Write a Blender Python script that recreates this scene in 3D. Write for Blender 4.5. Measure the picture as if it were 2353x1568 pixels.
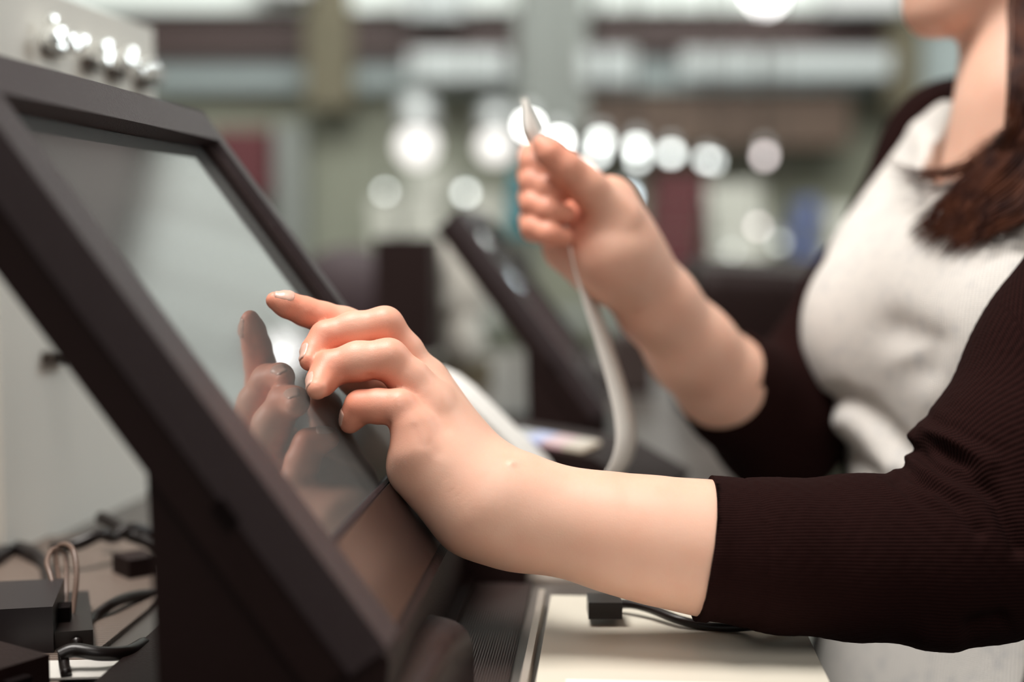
import bpy, bmesh, math, random
import numpy as np
from mathutils import Vector, Matrix, noise

for o in list(bpy.data.objects): bpy.data.objects.remove(o)
random.seed(7); RNG = np.random.default_rng(7)
SC = bpy.context.scene
COL = SC.collection

# ------------------------------------------------------------------ camera
F_PX, CX, CY = 3268.0, 1176.5, 784.0
TILT = math.radians(4.6)
CAM = np.array([0.0, 0.0, 1.30])
cam_d = bpy.data.cameras.new('camera'); cam = bpy.data.objects.new('camera', cam_d); COL.objects.link(cam)
cam.location = CAM; cam.rotation_euler = (math.radians(90) - TILT, 0, 0)
cam_d.sensor_width = 36.0; cam_d.lens = 50.0
cam_d.clip_start = 0.02; cam_d.clip_end = 100
cam_d.dof.use_dof = True; cam_d.dof.focus_distance = 0.717; cam_d.dof.aperture_fstop = 2.4
SC.camera = cam

# ------------------------------------------------------------------ world, lights, exposure
SC.view_settings.view_transform = 'Standard'; SC.view_settings.look = 'None'
SC.view_settings.gamma = 1.0; SC.view_settings.use_curve_mapping = False
SC.view_settings.exposure = 0.0
w = bpy.data.worlds.new('world'); SC.world = w; w.use_nodes = True
w.node_tree.nodes['Background'].inputs[0].default_value = (0.86, 0.93, 0.90, 1)
w.node_tree.nodes['Background'].inputs[1].default_value = 0.22

def area(name, loc, target, size, power, color, size_y=None):
    l = bpy.data.lights.new(name, 'AREA'); l.energy = power; l.color = color; l.size = size
    if size_y: l.shape = 'RECTANGLE'; l.size_y = size_y
    o = bpy.data.objects.new(name, l); COL.objects.link(o); o.location = loc
    o.rotation_euler = (Vector(target) - Vector(loc)).to_track_quat('-Z', 'Y').to_euler()
    return o
area('ceiling_light_key', (-0.45, 0.70, 2.9), (0.12, 0.85, 1.2), 0.8, 49, (1.0, 0.95, 0.90), 0.7)
area('added_fill_light', (0.5, -0.9, 2.9), (0.1, 0.8, 1.2), 1.6, 24, (1.0, 0.92, 0.86), 1.6)  # added soft fill from the camera side, lifts the shaded sides
area('added_wall_wash', (0.3, 4.2, 3.15), (0.5, 5.2, 2.4), 5.0, 52, (0.93, 1.0, 0.97), 0.4)  # added wash on the upper wall, brightens what the screen mirrors
area('ceiling_light_mid', (0.0, 2.9, 3.1), (-0.1, 4.6, 1.2), 3.0, 125, (0.95, 1.0, 0.95), 1.0)
area('ceiling_light_side', (2.0, 1.8, 2.9), (0.0, 0.9, 1.2), 1.2, 36, (0.9, 0.97, 1.0), 1.2)

# ------------------------------------------------------------------ coordinates
ct, st_ = math.cos(TILT), math.sin(TILT)
def C2W(X, Yd, d):                       # right, down, forward of the camera -> world metres
    return np.array([X, d * ct - Yd * st_, CAM[2] - Yd * ct - d * st_])
def P(px, py, d):
    return C2W((px - CX) / F_PX * d, (py - CY) / F_PX * d, d)
def V3(x, yd, d):                        # a direction
    v = C2W(x, yd, d) - CAM; return v / np.linalg.norm(v)
def Q(px, py, z):                        # where the sight line meets height z
    r = C2W((px - CX) / F_PX, (py - CY) / F_PX, 1.0) - CAM
    return CAM + r * ((z - CAM[2]) / r[2])
COUNTER_Z = 1.08
YAW = math.radians(4.155)                # the whole counter is turned a little
U = np.array([math.sin(YAW), math.cos(YAW), 0.0])     # along the counter, away
S = np.array([math.cos(YAW), -math.sin(YAW), 0.0])    # across the counter, to the clerk

# ------------------------------------------------------------------ materials
def mat(name, base=(0.5, 0.5, 0.5), rough=0.5, metal=0.0, spec=0.5, coat=0.0, coat_rough=0.05,
        emit=None, emit_s=0.0, sss=0.0, sheen=0.0, noise_c=None, noise_scale=20.0, bump=0.0, bump_scale=200.0, ior=None, trans=0.0, rough_noise=0.0):
    m = bpy.data.materials.new(name); m.use_nodes = True
    nt = m.node_tree; b = nt.nodes['Principled BSDF']
    b.inputs['Base Color'].default_value = (*base, 1); b.inputs['Roughness'].default_value = rough
    b.inputs['Metallic'].default_value = metal; b.inputs['Specular IOR Level'].default_value = spec
    b.inputs['Coat Weight'].default_value = coat; b.inputs['Coat Roughness'].default_value = coat_rough
    if ior: b.inputs['IOR'].default_value = ior
    b.inputs['Transmission Weight'].default_value = trans
    if emit: b.inputs['Emission Color'].default_value = (*emit, 1); b.inputs['Emission Strength'].default_value = emit_s
    if sss:
        b.inputs['Subsurface Weight'].default_value = sss
        b.inputs['Subsurface Radius'].default_value = (1.0, 0.35, 0.2); b.inputs['Subsurface Scale'].default_value = 0.006
    if sheen: b.inputs['Sheen Weight'].default_value = sheen; b.inputs['Sheen Roughness'].default_value = 0.5
    tc = nt.nodes.new('ShaderNodeTexCoord')
    if noise_c:
        n = nt.nodes.new('ShaderNodeTexNoise'); n.inputs['Scale'].default_value = noise_scale; n.inputs['Detail'].default_value = 4
        nt.links.new(tc.outputs['Object'], n.inputs['Vector'])
        r = nt.nodes.new('ShaderNodeValToRGB'); r.color_ramp.elements[0].position = 0.35; r.color_ramp.elements[1].position = 0.65
        r.color_ramp.elements[0].color = (*base, 1); r.color_ramp.elements[1].color = (*noise_c, 1)
        nt.links.new(n.outputs['Fac'], r.inputs['Fac']); nt.links.new(r.outputs['Color'], b.inputs['Base Color'])
    if bump:
        n = nt.nodes.new('ShaderNodeTexNoise'); n.inputs['Scale'].default_value = bump_scale; n.inputs['Detail'].default_value = 3
        nt.links.new(tc.outputs['Object'], n.inputs['Vector'])
        bp = nt.nodes.new('ShaderNodeBump'); bp.inputs['Strength'].default_value = bump; bp.inputs['Distance'].default_value = 0.001
        nt.links.new(n.outputs['Fac'], bp.inputs['Height']); nt.links.new(bp.outputs['Normal'], b.inputs['Normal'])
    return m

def skin_material():
    m = mat('skin', (0.78, 0.50, 0.385), rough=0.47, spec=0.42, sss=0.22)
    nt = m.node_tree; b = nt.nodes['Principled BSDF']; L = nt.links
    at = nt.nodes.new('ShaderNodeAttribute'); at.attribute_name = 'flush'
    tc = nt.nodes.new('ShaderNodeTexCoord')
    n1 = nt.nodes.new('ShaderNodeTexNoise'); n1.inputs['Scale'].default_value = 45; n1.inputs['Detail'].default_value = 5
    L.new(tc.outputs['Object'], n1.inputs['Vector'])
    mix = nt.nodes.new('ShaderNodeMix'); mix.data_type = 'RGBA'
    mix.inputs[6].default_value = (0.82, 0.50, 0.375, 1); mix.inputs[7].default_value = (0.78, 0.42, 0.30, 1)
    mr = nt.nodes.new('ShaderNodeMapRange'); mr.inputs[1].default_value = 0.42; mr.inputs[2].default_value = 0.72; mr.inputs[4].default_value = 0.6
    L.new(n1.outputs['Fac'], mr.inputs[0]); L.new(mr.outputs[0], mix.inputs[0])
    mix2 = nt.nodes.new('ShaderNodeMix'); mix2.data_type = 'RGBA'
    mix2.inputs[7].default_value = (0.78, 0.26, 0.16, 1)
    L.new(at.outputs['Fac'], mix2.inputs[0]); L.new(mix.outputs[2], mix2.inputs[6]); L.new(mix2.outputs[2], b.inputs['Base Color'])
    v = nt.nodes.new('ShaderNodeTexVoronoi'); v.inputs['Scale'].default_value = 1700
    L.new(tc.outputs['Object'], v.inputs['Vector'])
    n2 = nt.nodes.new('ShaderNodeTexNoise'); n2.inputs['Scale'].default_value = 260; n2.inputs['Detail'].default_value = 6
    L.new(tc.outputs['Object'], n2.inputs['Vector'])
    ad = nt.nodes.new('ShaderNodeMath'); ad.operation = 'ADD'; L.new(v.outputs['Distance'], ad.inputs[0]); L.new(n2.outputs['Fac'], ad.inputs[1])
    bp = nt.nodes.new('ShaderNodeBump'); bp.inputs['Strength'].default_value = 0.10; bp.inputs['Distance'].default_value = 0.0005
    L.new(ad.outputs[0], bp.inputs['Height']); L.new(bp.outputs['Normal'], b.inputs['Normal'])
    return m

def knit_material(name, c1, c2, period, rough=0.95, sheen=0.2, bump=0.7, row=0.6, fleck=None):
    # fine vertical ribs with small stitches, laid along the vertex attributes rib_u / rib_v (metres)
    m = mat(name, c1, rough=rough, spec=0.06, sheen=sheen)
    nt = m.node_tree; b = nt.nodes['Principled BSDF']; L = nt.links
    def tri(attr, per):
        a = nt.nodes.new('ShaderNodeAttribute'); a.attribute_name = attr
        mu = nt.nodes.new('ShaderNodeMath'); mu.operation = 'MULTIPLY'; mu.inputs[1].default_value = 2 * math.pi / per
        L.new(a.outputs['Fac'], mu.inputs[0])
        s = nt.nodes.new('ShaderNodeMath'); s.operation = 'SINE'; L.new(mu.outputs[0], s.inputs[0])
        r = nt.nodes.new('ShaderNodeMapRange'); r.inputs[1].default_value = -1; L.new(s.outputs[0], r.inputs[0])
        return r.outputs[0]
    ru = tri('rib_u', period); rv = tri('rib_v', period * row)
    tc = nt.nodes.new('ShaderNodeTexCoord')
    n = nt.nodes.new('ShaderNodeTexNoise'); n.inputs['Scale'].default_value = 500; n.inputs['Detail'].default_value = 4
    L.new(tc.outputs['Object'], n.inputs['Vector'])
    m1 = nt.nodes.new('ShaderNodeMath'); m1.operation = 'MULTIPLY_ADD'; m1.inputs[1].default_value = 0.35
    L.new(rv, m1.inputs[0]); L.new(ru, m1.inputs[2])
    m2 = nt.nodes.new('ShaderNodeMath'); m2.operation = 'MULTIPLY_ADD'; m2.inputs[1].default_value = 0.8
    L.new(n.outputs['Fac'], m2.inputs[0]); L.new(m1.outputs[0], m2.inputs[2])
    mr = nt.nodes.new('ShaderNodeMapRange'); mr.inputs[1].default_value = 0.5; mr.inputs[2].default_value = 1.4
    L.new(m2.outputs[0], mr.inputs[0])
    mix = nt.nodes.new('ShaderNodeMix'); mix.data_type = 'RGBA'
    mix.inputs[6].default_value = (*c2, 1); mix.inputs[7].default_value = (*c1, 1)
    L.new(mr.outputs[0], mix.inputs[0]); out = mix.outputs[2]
    if fleck:
        n3 = nt.nodes.new('ShaderNodeTexNoise'); n3.inputs['Scale'].default_value = 90; n3.inputs['Detail'].default_value = 8
        L.new(tc.outputs['Object'], n3.inputs['Vector'])
        r3 = nt.nodes.new('ShaderNodeMapRange'); r3.inputs[1].default_value = 0.52; r3.inputs[2].default_value = 0.7; r3.inputs[4].default_value = 0.6
        L.new(n3.outputs['Fac'], r3.inputs[0])
        mx = nt.nodes.new('ShaderNodeMix'); mx.data_type = 'RGBA'; mx.inputs[7].default_value = (*fleck, 1)
        L.new(r3.outputs[0], mx.inputs[0]); L.new(out, mx.inputs[6]); out = mx.outputs[2]
    L.new(out, b.inputs['Base Color'])
    bp = nt.nodes.new('ShaderNodeBump'); bp.inputs['Strength'].default_value = bump; bp.inputs['Distance'].default_value = 0.0008
    L.new(m2.outputs[0], bp.inputs['Height']); L.new(bp.outputs['Normal'], b.inputs['Normal'])
    return m

def ribbed_material(name, base, rough, axis, scale):
    m = mat(name, base, rough=rough)
    nt = m.node_tree; b = nt.nodes['Principled BSDF']; L = nt.links
    tc = nt.nodes.new('ShaderNodeTexCoord'); wv = nt.nodes.new('ShaderNodeTexWave'); wv.bands_direction = axis
    wv.inputs['Scale'].default_value = scale; L.new(tc.outputs['Object'], wv.inputs['Vector'])
    bp = nt.nodes.new('ShaderNodeBump'); bp.inputs['Strength'].default_value = 0.6; bp.inputs['Distance'].default_value = 0.001
    L.new(wv.outputs['Fac'], bp.inputs['Height']); L.new(bp.outputs['Normal'], b.inputs['Normal'])
    return m

BLK = (0.0150, 0.0052, 0.0044)
M = {}
M['skin'] = skin_material()
M['nail'] = mat('nail', (0.80, 0.46, 0.36), rough=0.30, spec=0.4, sss=0.15)
M['lips'] = mat('lips', (0.55, 0.17, 0.14), rough=0.4, sss=0.1)
M['black_plastic'] = mat('black_plastic', BLK, rough=0.55, spec=0.25, bump=0.5, bump_scale=700)
M['bezel'] = mat('bezel_plastic', (0.034, 0.020, 0.022), rough=0.40, spec=0.42, bump=0.9, bump_scale=900)
M['bezel_smooth'] = mat('bezel_smooth', (0.022, 0.012, 0.011), rough=0.22, spec=0.6)
M['gasket'] = mat('gasket', (0.006, 0.003, 0.003), rough=0.8, spec=0.1)
M['glass'] = mat('screen_glass', (0.095, 0.098, 0.095), rough=0.06, spec=0.5, ior=1.62)
M['gloss_black'] = mat('gloss_black', (0.018, 0.009, 0.010), rough=0.20, spec=0.55, bump=0.35, bump_scale=1500)
M['white_panel'] = mat('white_panel', (0.86, 0.83, 0.76), rough=0.45, spec=0.3)
M['crystal'] = mat('crystal', (0.92, 0.93, 0.90), rough=0.05, spec=0.9, metal=0.7)
M['dark_metal'] = mat('dark_metal', (0.10, 0.08, 0.07), rough=0.3, metal=0.8)
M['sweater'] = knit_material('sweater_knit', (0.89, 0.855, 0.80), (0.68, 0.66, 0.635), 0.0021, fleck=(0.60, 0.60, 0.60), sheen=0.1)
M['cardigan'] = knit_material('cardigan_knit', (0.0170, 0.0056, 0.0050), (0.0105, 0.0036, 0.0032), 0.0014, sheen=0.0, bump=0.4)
M['trousers'] = mat('trousers', (0.03, 0.035, 0.05), rough=0.9, bump=0.3)
M['shoe'] = mat('shoe', (0.02, 0.015, 0.015), rough=0.5)
M['hair'] = mat('hair', (0.030, 0.0085, 0.006), rough=0.45, spec=0.22, noise_c=(0.095, 0.030, 0.014), noise_scale=60)
M['paper'] = mat('paper', (0.80, 0.77, 0.72), rough=0.7, spec=0.2)
M['counter'] = mat('counter_laminate', (0.11, 0.095, 0.085), rough=0.30, spec=0.5, noise_c=(0.09, 0.078, 0.07), noise_scale=8)
M['counter_body'] = mat('counter_body', (0.30, 0.28, 0.25), rough=0.6)
M['mat_ribs'] = ribbed_material('rubber_mat', (0.050, 0.034, 0.031), 0.36, 'X', 230)
M['mat_beige'] = ribbed_material('beige_woven_mat', (0.17, 0.125, 0.10), 0.4, 'Y', 95)
M['cream'] = mat('cream_plastic', (0.68, 0.64, 0.54), rough=0.5, spec=0.35, noise_c=(0.64, 0.60, 0.51), noise_scale=4)
M['rail'] = mat('rail_metal', (0.55, 0.48, 0.42), rough=0.35, metal=0.6)
M['white_plastic'] = mat('white_plastic', (0.88, 0.86, 0.82), rough=0.35)
M['cable'] = mat('cable_black', (0.012, 0.007, 0.006), rough=0.35)
M['cable_tan'] = mat('cable_bronze', (0.20, 0.13, 0.10), rough=0.35, spec=0.5)
M['teal'] = mat('teal_plastic', (0.03, 0.22, 0.27), rough=0.5)
M['floor'] = mat('floor_tile', (0.30, 0.28, 0.25), rough=0.3, noise_c=(0.26, 0.25, 0.23), noise_scale=2)
M['wall_olive'] = mat('wall_paint_olive', (0.27, 0.27, 0.20), rough=0.8, noise_c=(0.25, 0.25, 0.20), noise_scale=0.7)
M['wall_grey'] = mat('wall_paint_grey', (0.42, 0.44, 0.41), rough=0.8)
M['brown_board'] = mat('brown_board', (0.045, 0.022, 0.020), rough=0.6)
M['olive_board'] = mat('olive_board', (0.12, 0.10, 0.062), rough=0.7)
M['brown_wood'] = mat('brown_wood', (0.10, 0.060, 0.040), rough=0.6, noise_c=(0.075, 0.042, 0.028), noise_scale=3)
M['upper_wall'] = mat('upper_wall_white', (0.78, 0.80, 0.77), rough=0.8)
M['blue_grey'] = mat('blue_grey_board', (0.33, 0.37, 0.37), rough=0.6)
M['maroon'] = mat('maroon_cloth', (0.10, 0.022, 0.026), rough=0.8)
M['red'] = mat('red_card', (0.16, 0.006, 0.008), rough=0.6)
M['grey_pillar'] = mat('grey_pillar', (0.22, 0.225, 0.21), rough=0.7)
M['pale'] = mat('pale_cloth', (0.60, 0.58, 0.52), rough=0.8)
M['blue'] = mat('blue_cloth', (0.12, 0.15, 0.32), rough=0.7)
M['lamp_shell'] = mat('lamp_shell', (0.5, 0.5, 0.5), rough=0.4, metal=0.5)
def lampmat(name, c, s): M[name] = mat(name, (0.35, 0.36, 0.35), emit=c, emit_s=s)
lampmat('lamp_white', (1.0, 1.0, 0.97), 15); lampmat('lamp_mid', (0.95, 1.0, 0.96), 7.5); lampmat('lamp_dim', (0.9, 0.95, 0.9), 2.5)
lampmat('lamp_pink', (1.0, 0.88, 0.86), 5); lampmat('lamp_blue', (0.80, 0.93, 1.0), 8); lampmat('lamp_warm', (1.0, 0.55, 0.25), 4.0)
lampmat('sign_white', (1.0, 0.97, 0.94), 0.4); lampmat('sign_blue', (0.82, 0.95, 0.97), 0.16); lampmat('globe', (1.0, 0.94, 0.90), 1.4); lampmat('globe_bright', (1.0, 0.98, 0.96), 6.5); lampmat('ceiling_panel', (0.95, 1.0, 0.96), 1.6)

# ------------------------------------------------------------------ object helpers
def tag(o, label=None, cat=None, group=None, kind=None):
    if label: o['label'] = label
    if cat: o['category'] = cat
    if group: o['group'] = group
    if kind: o['kind'] = kind
    return o
def thing(name, label, cat, loc=(0, 0, 0), rz=0.0, group=None):
    o = bpy.data.objects.new(name, None); COL.objects.link(o); o.empty_display_size = 0.05
    o.location = loc; o.rotation_euler = (0, 0, rz)
    return tag(o, label, cat, group)
def link(name, me, m, parent=None, smooth=False, world=False):
    o = bpy.data.objects.new(name, me); COL.objects.link(o)
    if m is not None: me.materials.append(m)
    if smooth: me.shade_smooth()
    if parent is not None:
        o.parent = parent
        if world:
            pm = Matrix.LocRotScale(parent.location, parent.rotation_euler, parent.scale)
            if parent.parent is not None:
                g = parent.parent; pm = Matrix.LocRotScale(g.location, g.rotation_euler, g.scale) @ parent.matrix_parent_inverse @ pm
            o.matrix_parent_inverse = pm.inverted()
    return o
def bm_link(name, bm, m, parent=None, smooth=False, world=False, bevel=0.0, seg=2):
    if bevel > 0:
        es = [e for e in bm.edges if len(e.link_faces) == 2 and e.calc_face_angle(0) > 0.5]
        bmesh.ops.bevel(bm, geom=es, offset=bevel, segments=seg, affect='EDGES', profile=0.6, clamp_overlap=True)
    bmesh.ops.recalc_face_normals(bm, faces=bm.faces)
    me = bpy.data.meshes.new(name); bm.to_mesh(me); bm.free()
    o = link(name, me, m, parent, False, world)
    if smooth or bevel > 0: me.set_sharp_from_angle(angle=math.radians(40)) if not smooth else me.shade_smooth()
    return o
def bx(bm, lo, hi, fn=None):
    vs = [bm.verts.new(Vector(fn((x, y, z)) if fn else (x, y, z))) for x in (lo[0], hi[0]) for y in (lo[1], hi[1]) for z in (lo[2], hi[2])]
    for f in ((0, 1, 3, 2), (4, 6, 7, 5), (0, 4, 5, 1), (2, 3, 7, 6), (0, 2, 6, 4), (1, 5, 7, 3)): bm.faces.new([vs[i] for i in f])
    return vs
def box(name, lo, hi, m, parent=None, bevel=0.0, fn=None, world=False):
    bm = bmesh.new(); bx(bm, lo, hi, fn); return bm_link(name, bm, m, parent, bevel=bevel, world=world)
def prism(bm, pts, y0, y1, fn=None):                     # pts (x, z) extruded along y
    a = [bm.verts.new(Vector(fn((x, y0, z)) if fn else (x, y0, z))) for x, z in pts]
    b = [bm.verts.new(Vector(fn((x, y1, z)) if fn else (x, y1, z))) for x, z in pts]
    n = len(pts)
    bm.faces.new(a); bm.faces.new(b[::-1])
    for i in range(n): bm.faces.new([a[i], b[i], b[(i + 1) % n], a[(i + 1) % n]])
def catmull(pts, n=8):
    pts = [np.array(p, float) for p in pts]; out = []
    for i in range(len(pts) - 1):
        p0 = pts[max(i - 1, 0)]; p1 = pts[i]; p2 = pts[i + 1]; p3 = pts[min(i + 2, len(pts) - 1)]
        for k in range(n):
            t = k / n
            out.append(0.5 * ((2 * p1) + (-p0 + p2) * t + (2 * p0 - 5 * p1 + 4 * p2 - p3) * t * t + (-p0 + 3 * p1 - 3 * p2 + p3) * t ** 3))
    out.append(pts[-1]); return out
def tube(bm, pts, r, seg=10, taper=None):
    pts = [Vector(p) for p in pts]; rings = []
    up = Vector((0.13, 0.31, 0.94))
    for i, p in enumerate(pts):
        t = (pts[min(i + 1, len(pts) - 1)] - pts[max(i - 1, 0)]).normalized()
        a = t.cross(up).normalized() if abs(t.dot(up)) < 0.97 else t.cross(Vector((1, 0, 0))).normalized()
        b = t.cross(a).normalized(); up = b if False else up
        rr = r[i] if hasattr(r, '__len__') else r * (taper(i / (len(pts) - 1)) if taper else 1)
        rings.append([bm.verts.new(p + (a * math.cos(2 * math.pi * k / seg) + b * math.sin(2 * math.pi * k / seg)) * rr) for k in range(seg)])
    for A, B in zip(rings, rings[1:]):
        for k in range(seg): bm.faces.new([A[k], A[(k + 1) % seg], B[(k + 1) % seg], B[k]])
    bm.faces.new(rings[0][::-1]); bm.faces.new(rings[-1])
def lathe(bm, prof, seg=24, c=(0, 0, 0)):
    c = Vector(c); rings = []
    for r, z in prof:
        rings.append([bm.verts.new(c + Vector((r * math.cos(2 * math.pi * k / seg), r * math.sin(2 * math.pi * k / seg), z))) for k in range(seg)])
    for A, B in zip(rings, rings[1:]):
        for k in range(seg): bm.faces.new([A[k], A[(k + 1) % seg], B[(k + 1) % seg], B[k]])
    bm.faces.new(rings[0][::-1]); bm.faces.new(rings[-1])
def copy_tree(o, parent=None):
    c = o.copy(); COL.objects.link(c); c.parent = parent
    for ch in list(o.children): copy_tree(ch, c)
    return c
# ------------------------------------------------------------------ the shop around the counter
def struct(name, lo, hi, m, bevel=0.0): return tag(box(name, lo, hi, M[m], bevel=bevel), kind='structure')
WY = 5.2                                                             # front of the back wall
ZP = lambda py, y=WY: CAM[2] + (y * math.tan(math.atan((CY - py) / F_PX) - TILT))
XP = lambda px, y=WY: (px - CX) / F_PX * y * 1.003
struct('floor', (-4.5, -2.0, -0.10), (5.5, WY + .2, 0.0), 'floor')
struct('wall_back', (-4.5, WY, 0.0), (5.5, WY + .15, 3.2), 'wall_olive')
struct('wall_left', (-4.65, -2.0, 0.0), (-4.5, WY + .15, 3.2), 'wall_grey')
struct('wall_right', (5.5, -2.0, 0.0), (5.65, WY + .15, 3.2), 'wall_grey')
struct('ceiling', (-4.65, -2.0, 3.2), (5.65, WY + .15, 3.3), 'wall_grey')
def band(name, x0, x1, y0, y1, m, dep=.10, label=None, cat=None, group=None, off=0.0):
    o = box(name, (XP(x0), WY - dep - off, ZP(y1)), (XP(x1), WY - off, ZP(y0)), M[m], bevel=.004)
    return tag(o, label, cat, group) if label else tag(o, kind='structure')
band('trim_1', -2200, 4200, -420, 42, 'upper_wall', .22)
band('added_dark_band', -2200, 4200, -1200, -420, 'brown_board', .40)                   # added unseen dark band, darkens the top of the screen reflection              # over the soffit
band('trim_2', 380, 2010, 138, 212, 'blue_grey', .12)                # pale rail under the dark fascia
band('fascia_board', 330, 1190, 52, 146, 'brown_board', .18, 'long dark brown fascia board on back wall, left of the pale pillar', 'sign board', 'dark fascia boards')
band('fascia_board', 1345, 2010, 42, 132, 'brown_board', .18, 'long dark brown fascia board on back wall, right of the pale pillar', 'sign board', 'dark fascia boards')
band('pillar_1', 1185, 1335, -300, 320, 'grey_pillar', .30)
band('pillar_2', 730, 830, -300, 260, 'olive_board', .24)
band('pillar_3', 1985, 2060, -300, 260, 'olive_board', .24)
band('wall_cabinet', 1335, 1905, 235, 345, 'brown_wood', .26, 'brown wooden wall cabinet behind the row of round lights', 'cabinet')
band('wall_cabinet', 520, 645, 305, 455, 'maroon', .20, 'dark maroon wall cabinet seen right of the touch screen corner', 'cabinet')
band('trim_5', 2075, 3200, 40, 330, 'blue_grey', .14)
band('pillar_4', 655, 715, 290, 700, 'grey_pillar', .16)
def sign(x0, x1, y0, y1, m, label):
    t = thing('light_box_sign', label, 'sign', (XP((x0 + x1) / 2), WY - .30, ZP((y0 + y1) / 2)))
    hx, hz = (XP(x1) - XP(x0)) / 2, (ZP(y0) - ZP(y1)) / 2
    box('casing', (-hx - .01, -.03, -hz - .01), (hx + .01, .07, hz + .01), M['lamp_shell'], t, bevel=.004)
    box('diffuser', (-hx, -.036, -hz), (hx, -.028, hz), M[m], t, bevel=.001)
sign(965, 1160, 148, 196, 'sign_blue', 'small pale blue lit sign box under the left fascia board')
sign(1330, 1440, 146, 204, 'sign_blue', 'short lit sign box just right of the pale pillar')
sign(1545, 1975, 148, 192, 'sign_blue', 'long pale lit sign box under the right fascia board')
sign(640, 745, -20, 10, 'sign_white', 'bright lit sign box at the top edge above the left fascia')
sign(1850, 2000, -30, 50, 'sign_white', 'bright lit sign box at top right above the fascia end')
sign(960, 1075, -20, 60, 'sign_blue', 'pale blue lit sign box above the left fascia board')
# back shelving with goods
sh = thing('shelf_unit', 'long grey merchandise shelf unit standing against the back wall', 'shelf', (XP(1300), WY - .35, 0))
x0, x1 = XP(840) - XP(1300), XP(2300) - XP(1300)
for z in (.30, .65, .98): box('shelf_board', (x0, -.20, z), (x1, .20, z + .03), M['grey_pillar'], sh, bevel=.003)
for x in (x0, (x0 + x1) / 2, x1): box('upright', (x - .015, -.2, 0), (x + .015, .2, 1.0), M['dark_metal'], sh)
def goods(px, py, wpx, hpx, m, label, name='folded_cloth', cat='clothing', y=4.85, group='goods on the back shelf'):
    xx = XP(px, y); hw = XP(px + wpx / 2, y) - xx; zt = ZP(py - hpx / 2, y); zb = ZP(py + hpx / 2, y)
    bm = bmesh.new(); n = 5; zb = 1.01
    for k in range(n):
        a, b_ = zb + (zt - zb) * k / n, zb + (zt - zb) * (k + .92) / n; j = .012 * math.sin(k * 2.3 + px)
        bx(bm, (xx - hw + j, y - .12, a), (xx + hw + j, y + .10, b_))
    return tag(bm_link(name, bm, M[m], bevel=.006), label, cat, group)
goods(895, 515, 55, 120, 'pale', 'narrow stack of pale folded cloth at the far left of the shelf')
goods(985, 480, 90, 190, 'pale', 'tall stack of pale folded cloth under the left big globe lamp')
goods(1110, 510, 80, 130, 'pale', 'stack of pale folded cloth under the big globe lamp beside the hand')
goods(1545, 430, 110, 60, 'maroon', 'stack of maroon folded cloth below the row of lights')
goods(1680, 480, 120, 120, 'pale', 'wide stack of pale folded cloth right of the maroon stack')
goods(1833, 495, 32, 80, 'blue', 'small stack of blue folded cloth near the white sweater')
goods(1910, 520, 60, 90, 'pale', 'stack of pale folded cloth right of the blue stack')

# round lights, seen as out-of-focus discs
def lamp(px, py, r, m, label, y, group=None):
    p = P(px, py, y); t = thing('spot_lamp', label, 'lamp', tuple(p), 0, group)
    bm = bmesh.new(); bmesh.ops.create_uvsphere(bm, u_segments=16, v_segments=10, radius=r); bm_link('bulb', bm, M[m], t, smooth=True)
    bm = bmesh.new(); lathe(bm, [(r * .7, r * .7), (r * 1.15, r * .95), (r * .9, r * 2.4), (r * .2, r * 2.6)], 16)
    bm_link('lamp_housing', bm, M['lamp_shell'], t, smooth=True)
    bm = bmesh.new(); tube(bm, [(0, 0, r * 2.5), (0, 0, 3.2 - p[2])], .004, 6); bm_link('hanging_rod', bm, M['dark_metal'], t)
g = 'round lights hanging in a row across the shop'
for px, py, r, m, y, lb in [
    (958, 335, .060, 'globe', 4.4, 'big soft white globe lamp left of the raised hand'),
    (1138, 335, .052, 'globe', 4.5, 'big soft white globe lamp just behind the raised hand'),
    (1215, 288, .019, 'lamp_white', 3.6, 'bright white round lamp behind the tip of the receipt'),
    (1283, 326, .019, 'lamp_white', 3.7, 'bright white round lamp just above the thumb'),
    (1380, 322, .016, 'lamp_mid', 3.9, 'white round lamp, upper one of the pair above the back of the raised hand'),
    (1372, 352, .016, 'lamp_mid', 4.2, 'white round lamp, lower one of the pair above the back of the raised hand'),
    (1463, 338, .017, 'lamp_mid', 4.0, 'pale round lamp, second pair from the hand, upper one'),
    (1466, 366, .013, 'lamp_mid', 4.3, 'pale round lamp, second pair from the hand, lower one'),
    (1542, 352, .016, 'lamp_mid', 4.1, 'single pale round lamp in the middle of the row'),
    (1622, 366, .012, 'lamp_mid', 4.2, 'grey-white round lamp, left of the overlapping pair'),
    (1640, 371, .010, 'lamp_mid', 4.4, 'grey-white round lamp, right of the overlapping pair'),
    (1755, 358, .016, 'lamp_pink', 4.0, 'pinkish round lamp standing apart at the right end of the row'),
    (1070, 443, .012, 'lamp_mid', 4.3, 'grey-white round lamp above the tip of the far black monitor'),
    (885, 440, .009, 'lamp_mid', 4.5, 'small dim round lamp left of all the others'),
    (1442, 452, .018, 'lamp_blue', 4.2, 'bluish round lamp partly behind the raised wrist'),
    (1742, 520, .010, 'lamp_pink', 4.0, 'pale pink round lamp below the pinkish lamp'),
    (1790, 558, .012, 'lamp_dim', 3.9, 'grey round lamp touching the edge of the sweater'),
    (1680, 577, .008, 'lamp_dim', 3.9, 'dimmest grey round lamp above the black bag')]:
    lamp(px, py, r, m, lb, y, g)

# ------------------------------------------------------------------ the sales counter
cnt = thing('sales_counter', 'long grey sales counter carrying the touch screen terminals', 'counter', (*(Q(1850, 1460, COUNTER_Z)[:2]), 0), -YAW)
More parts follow.
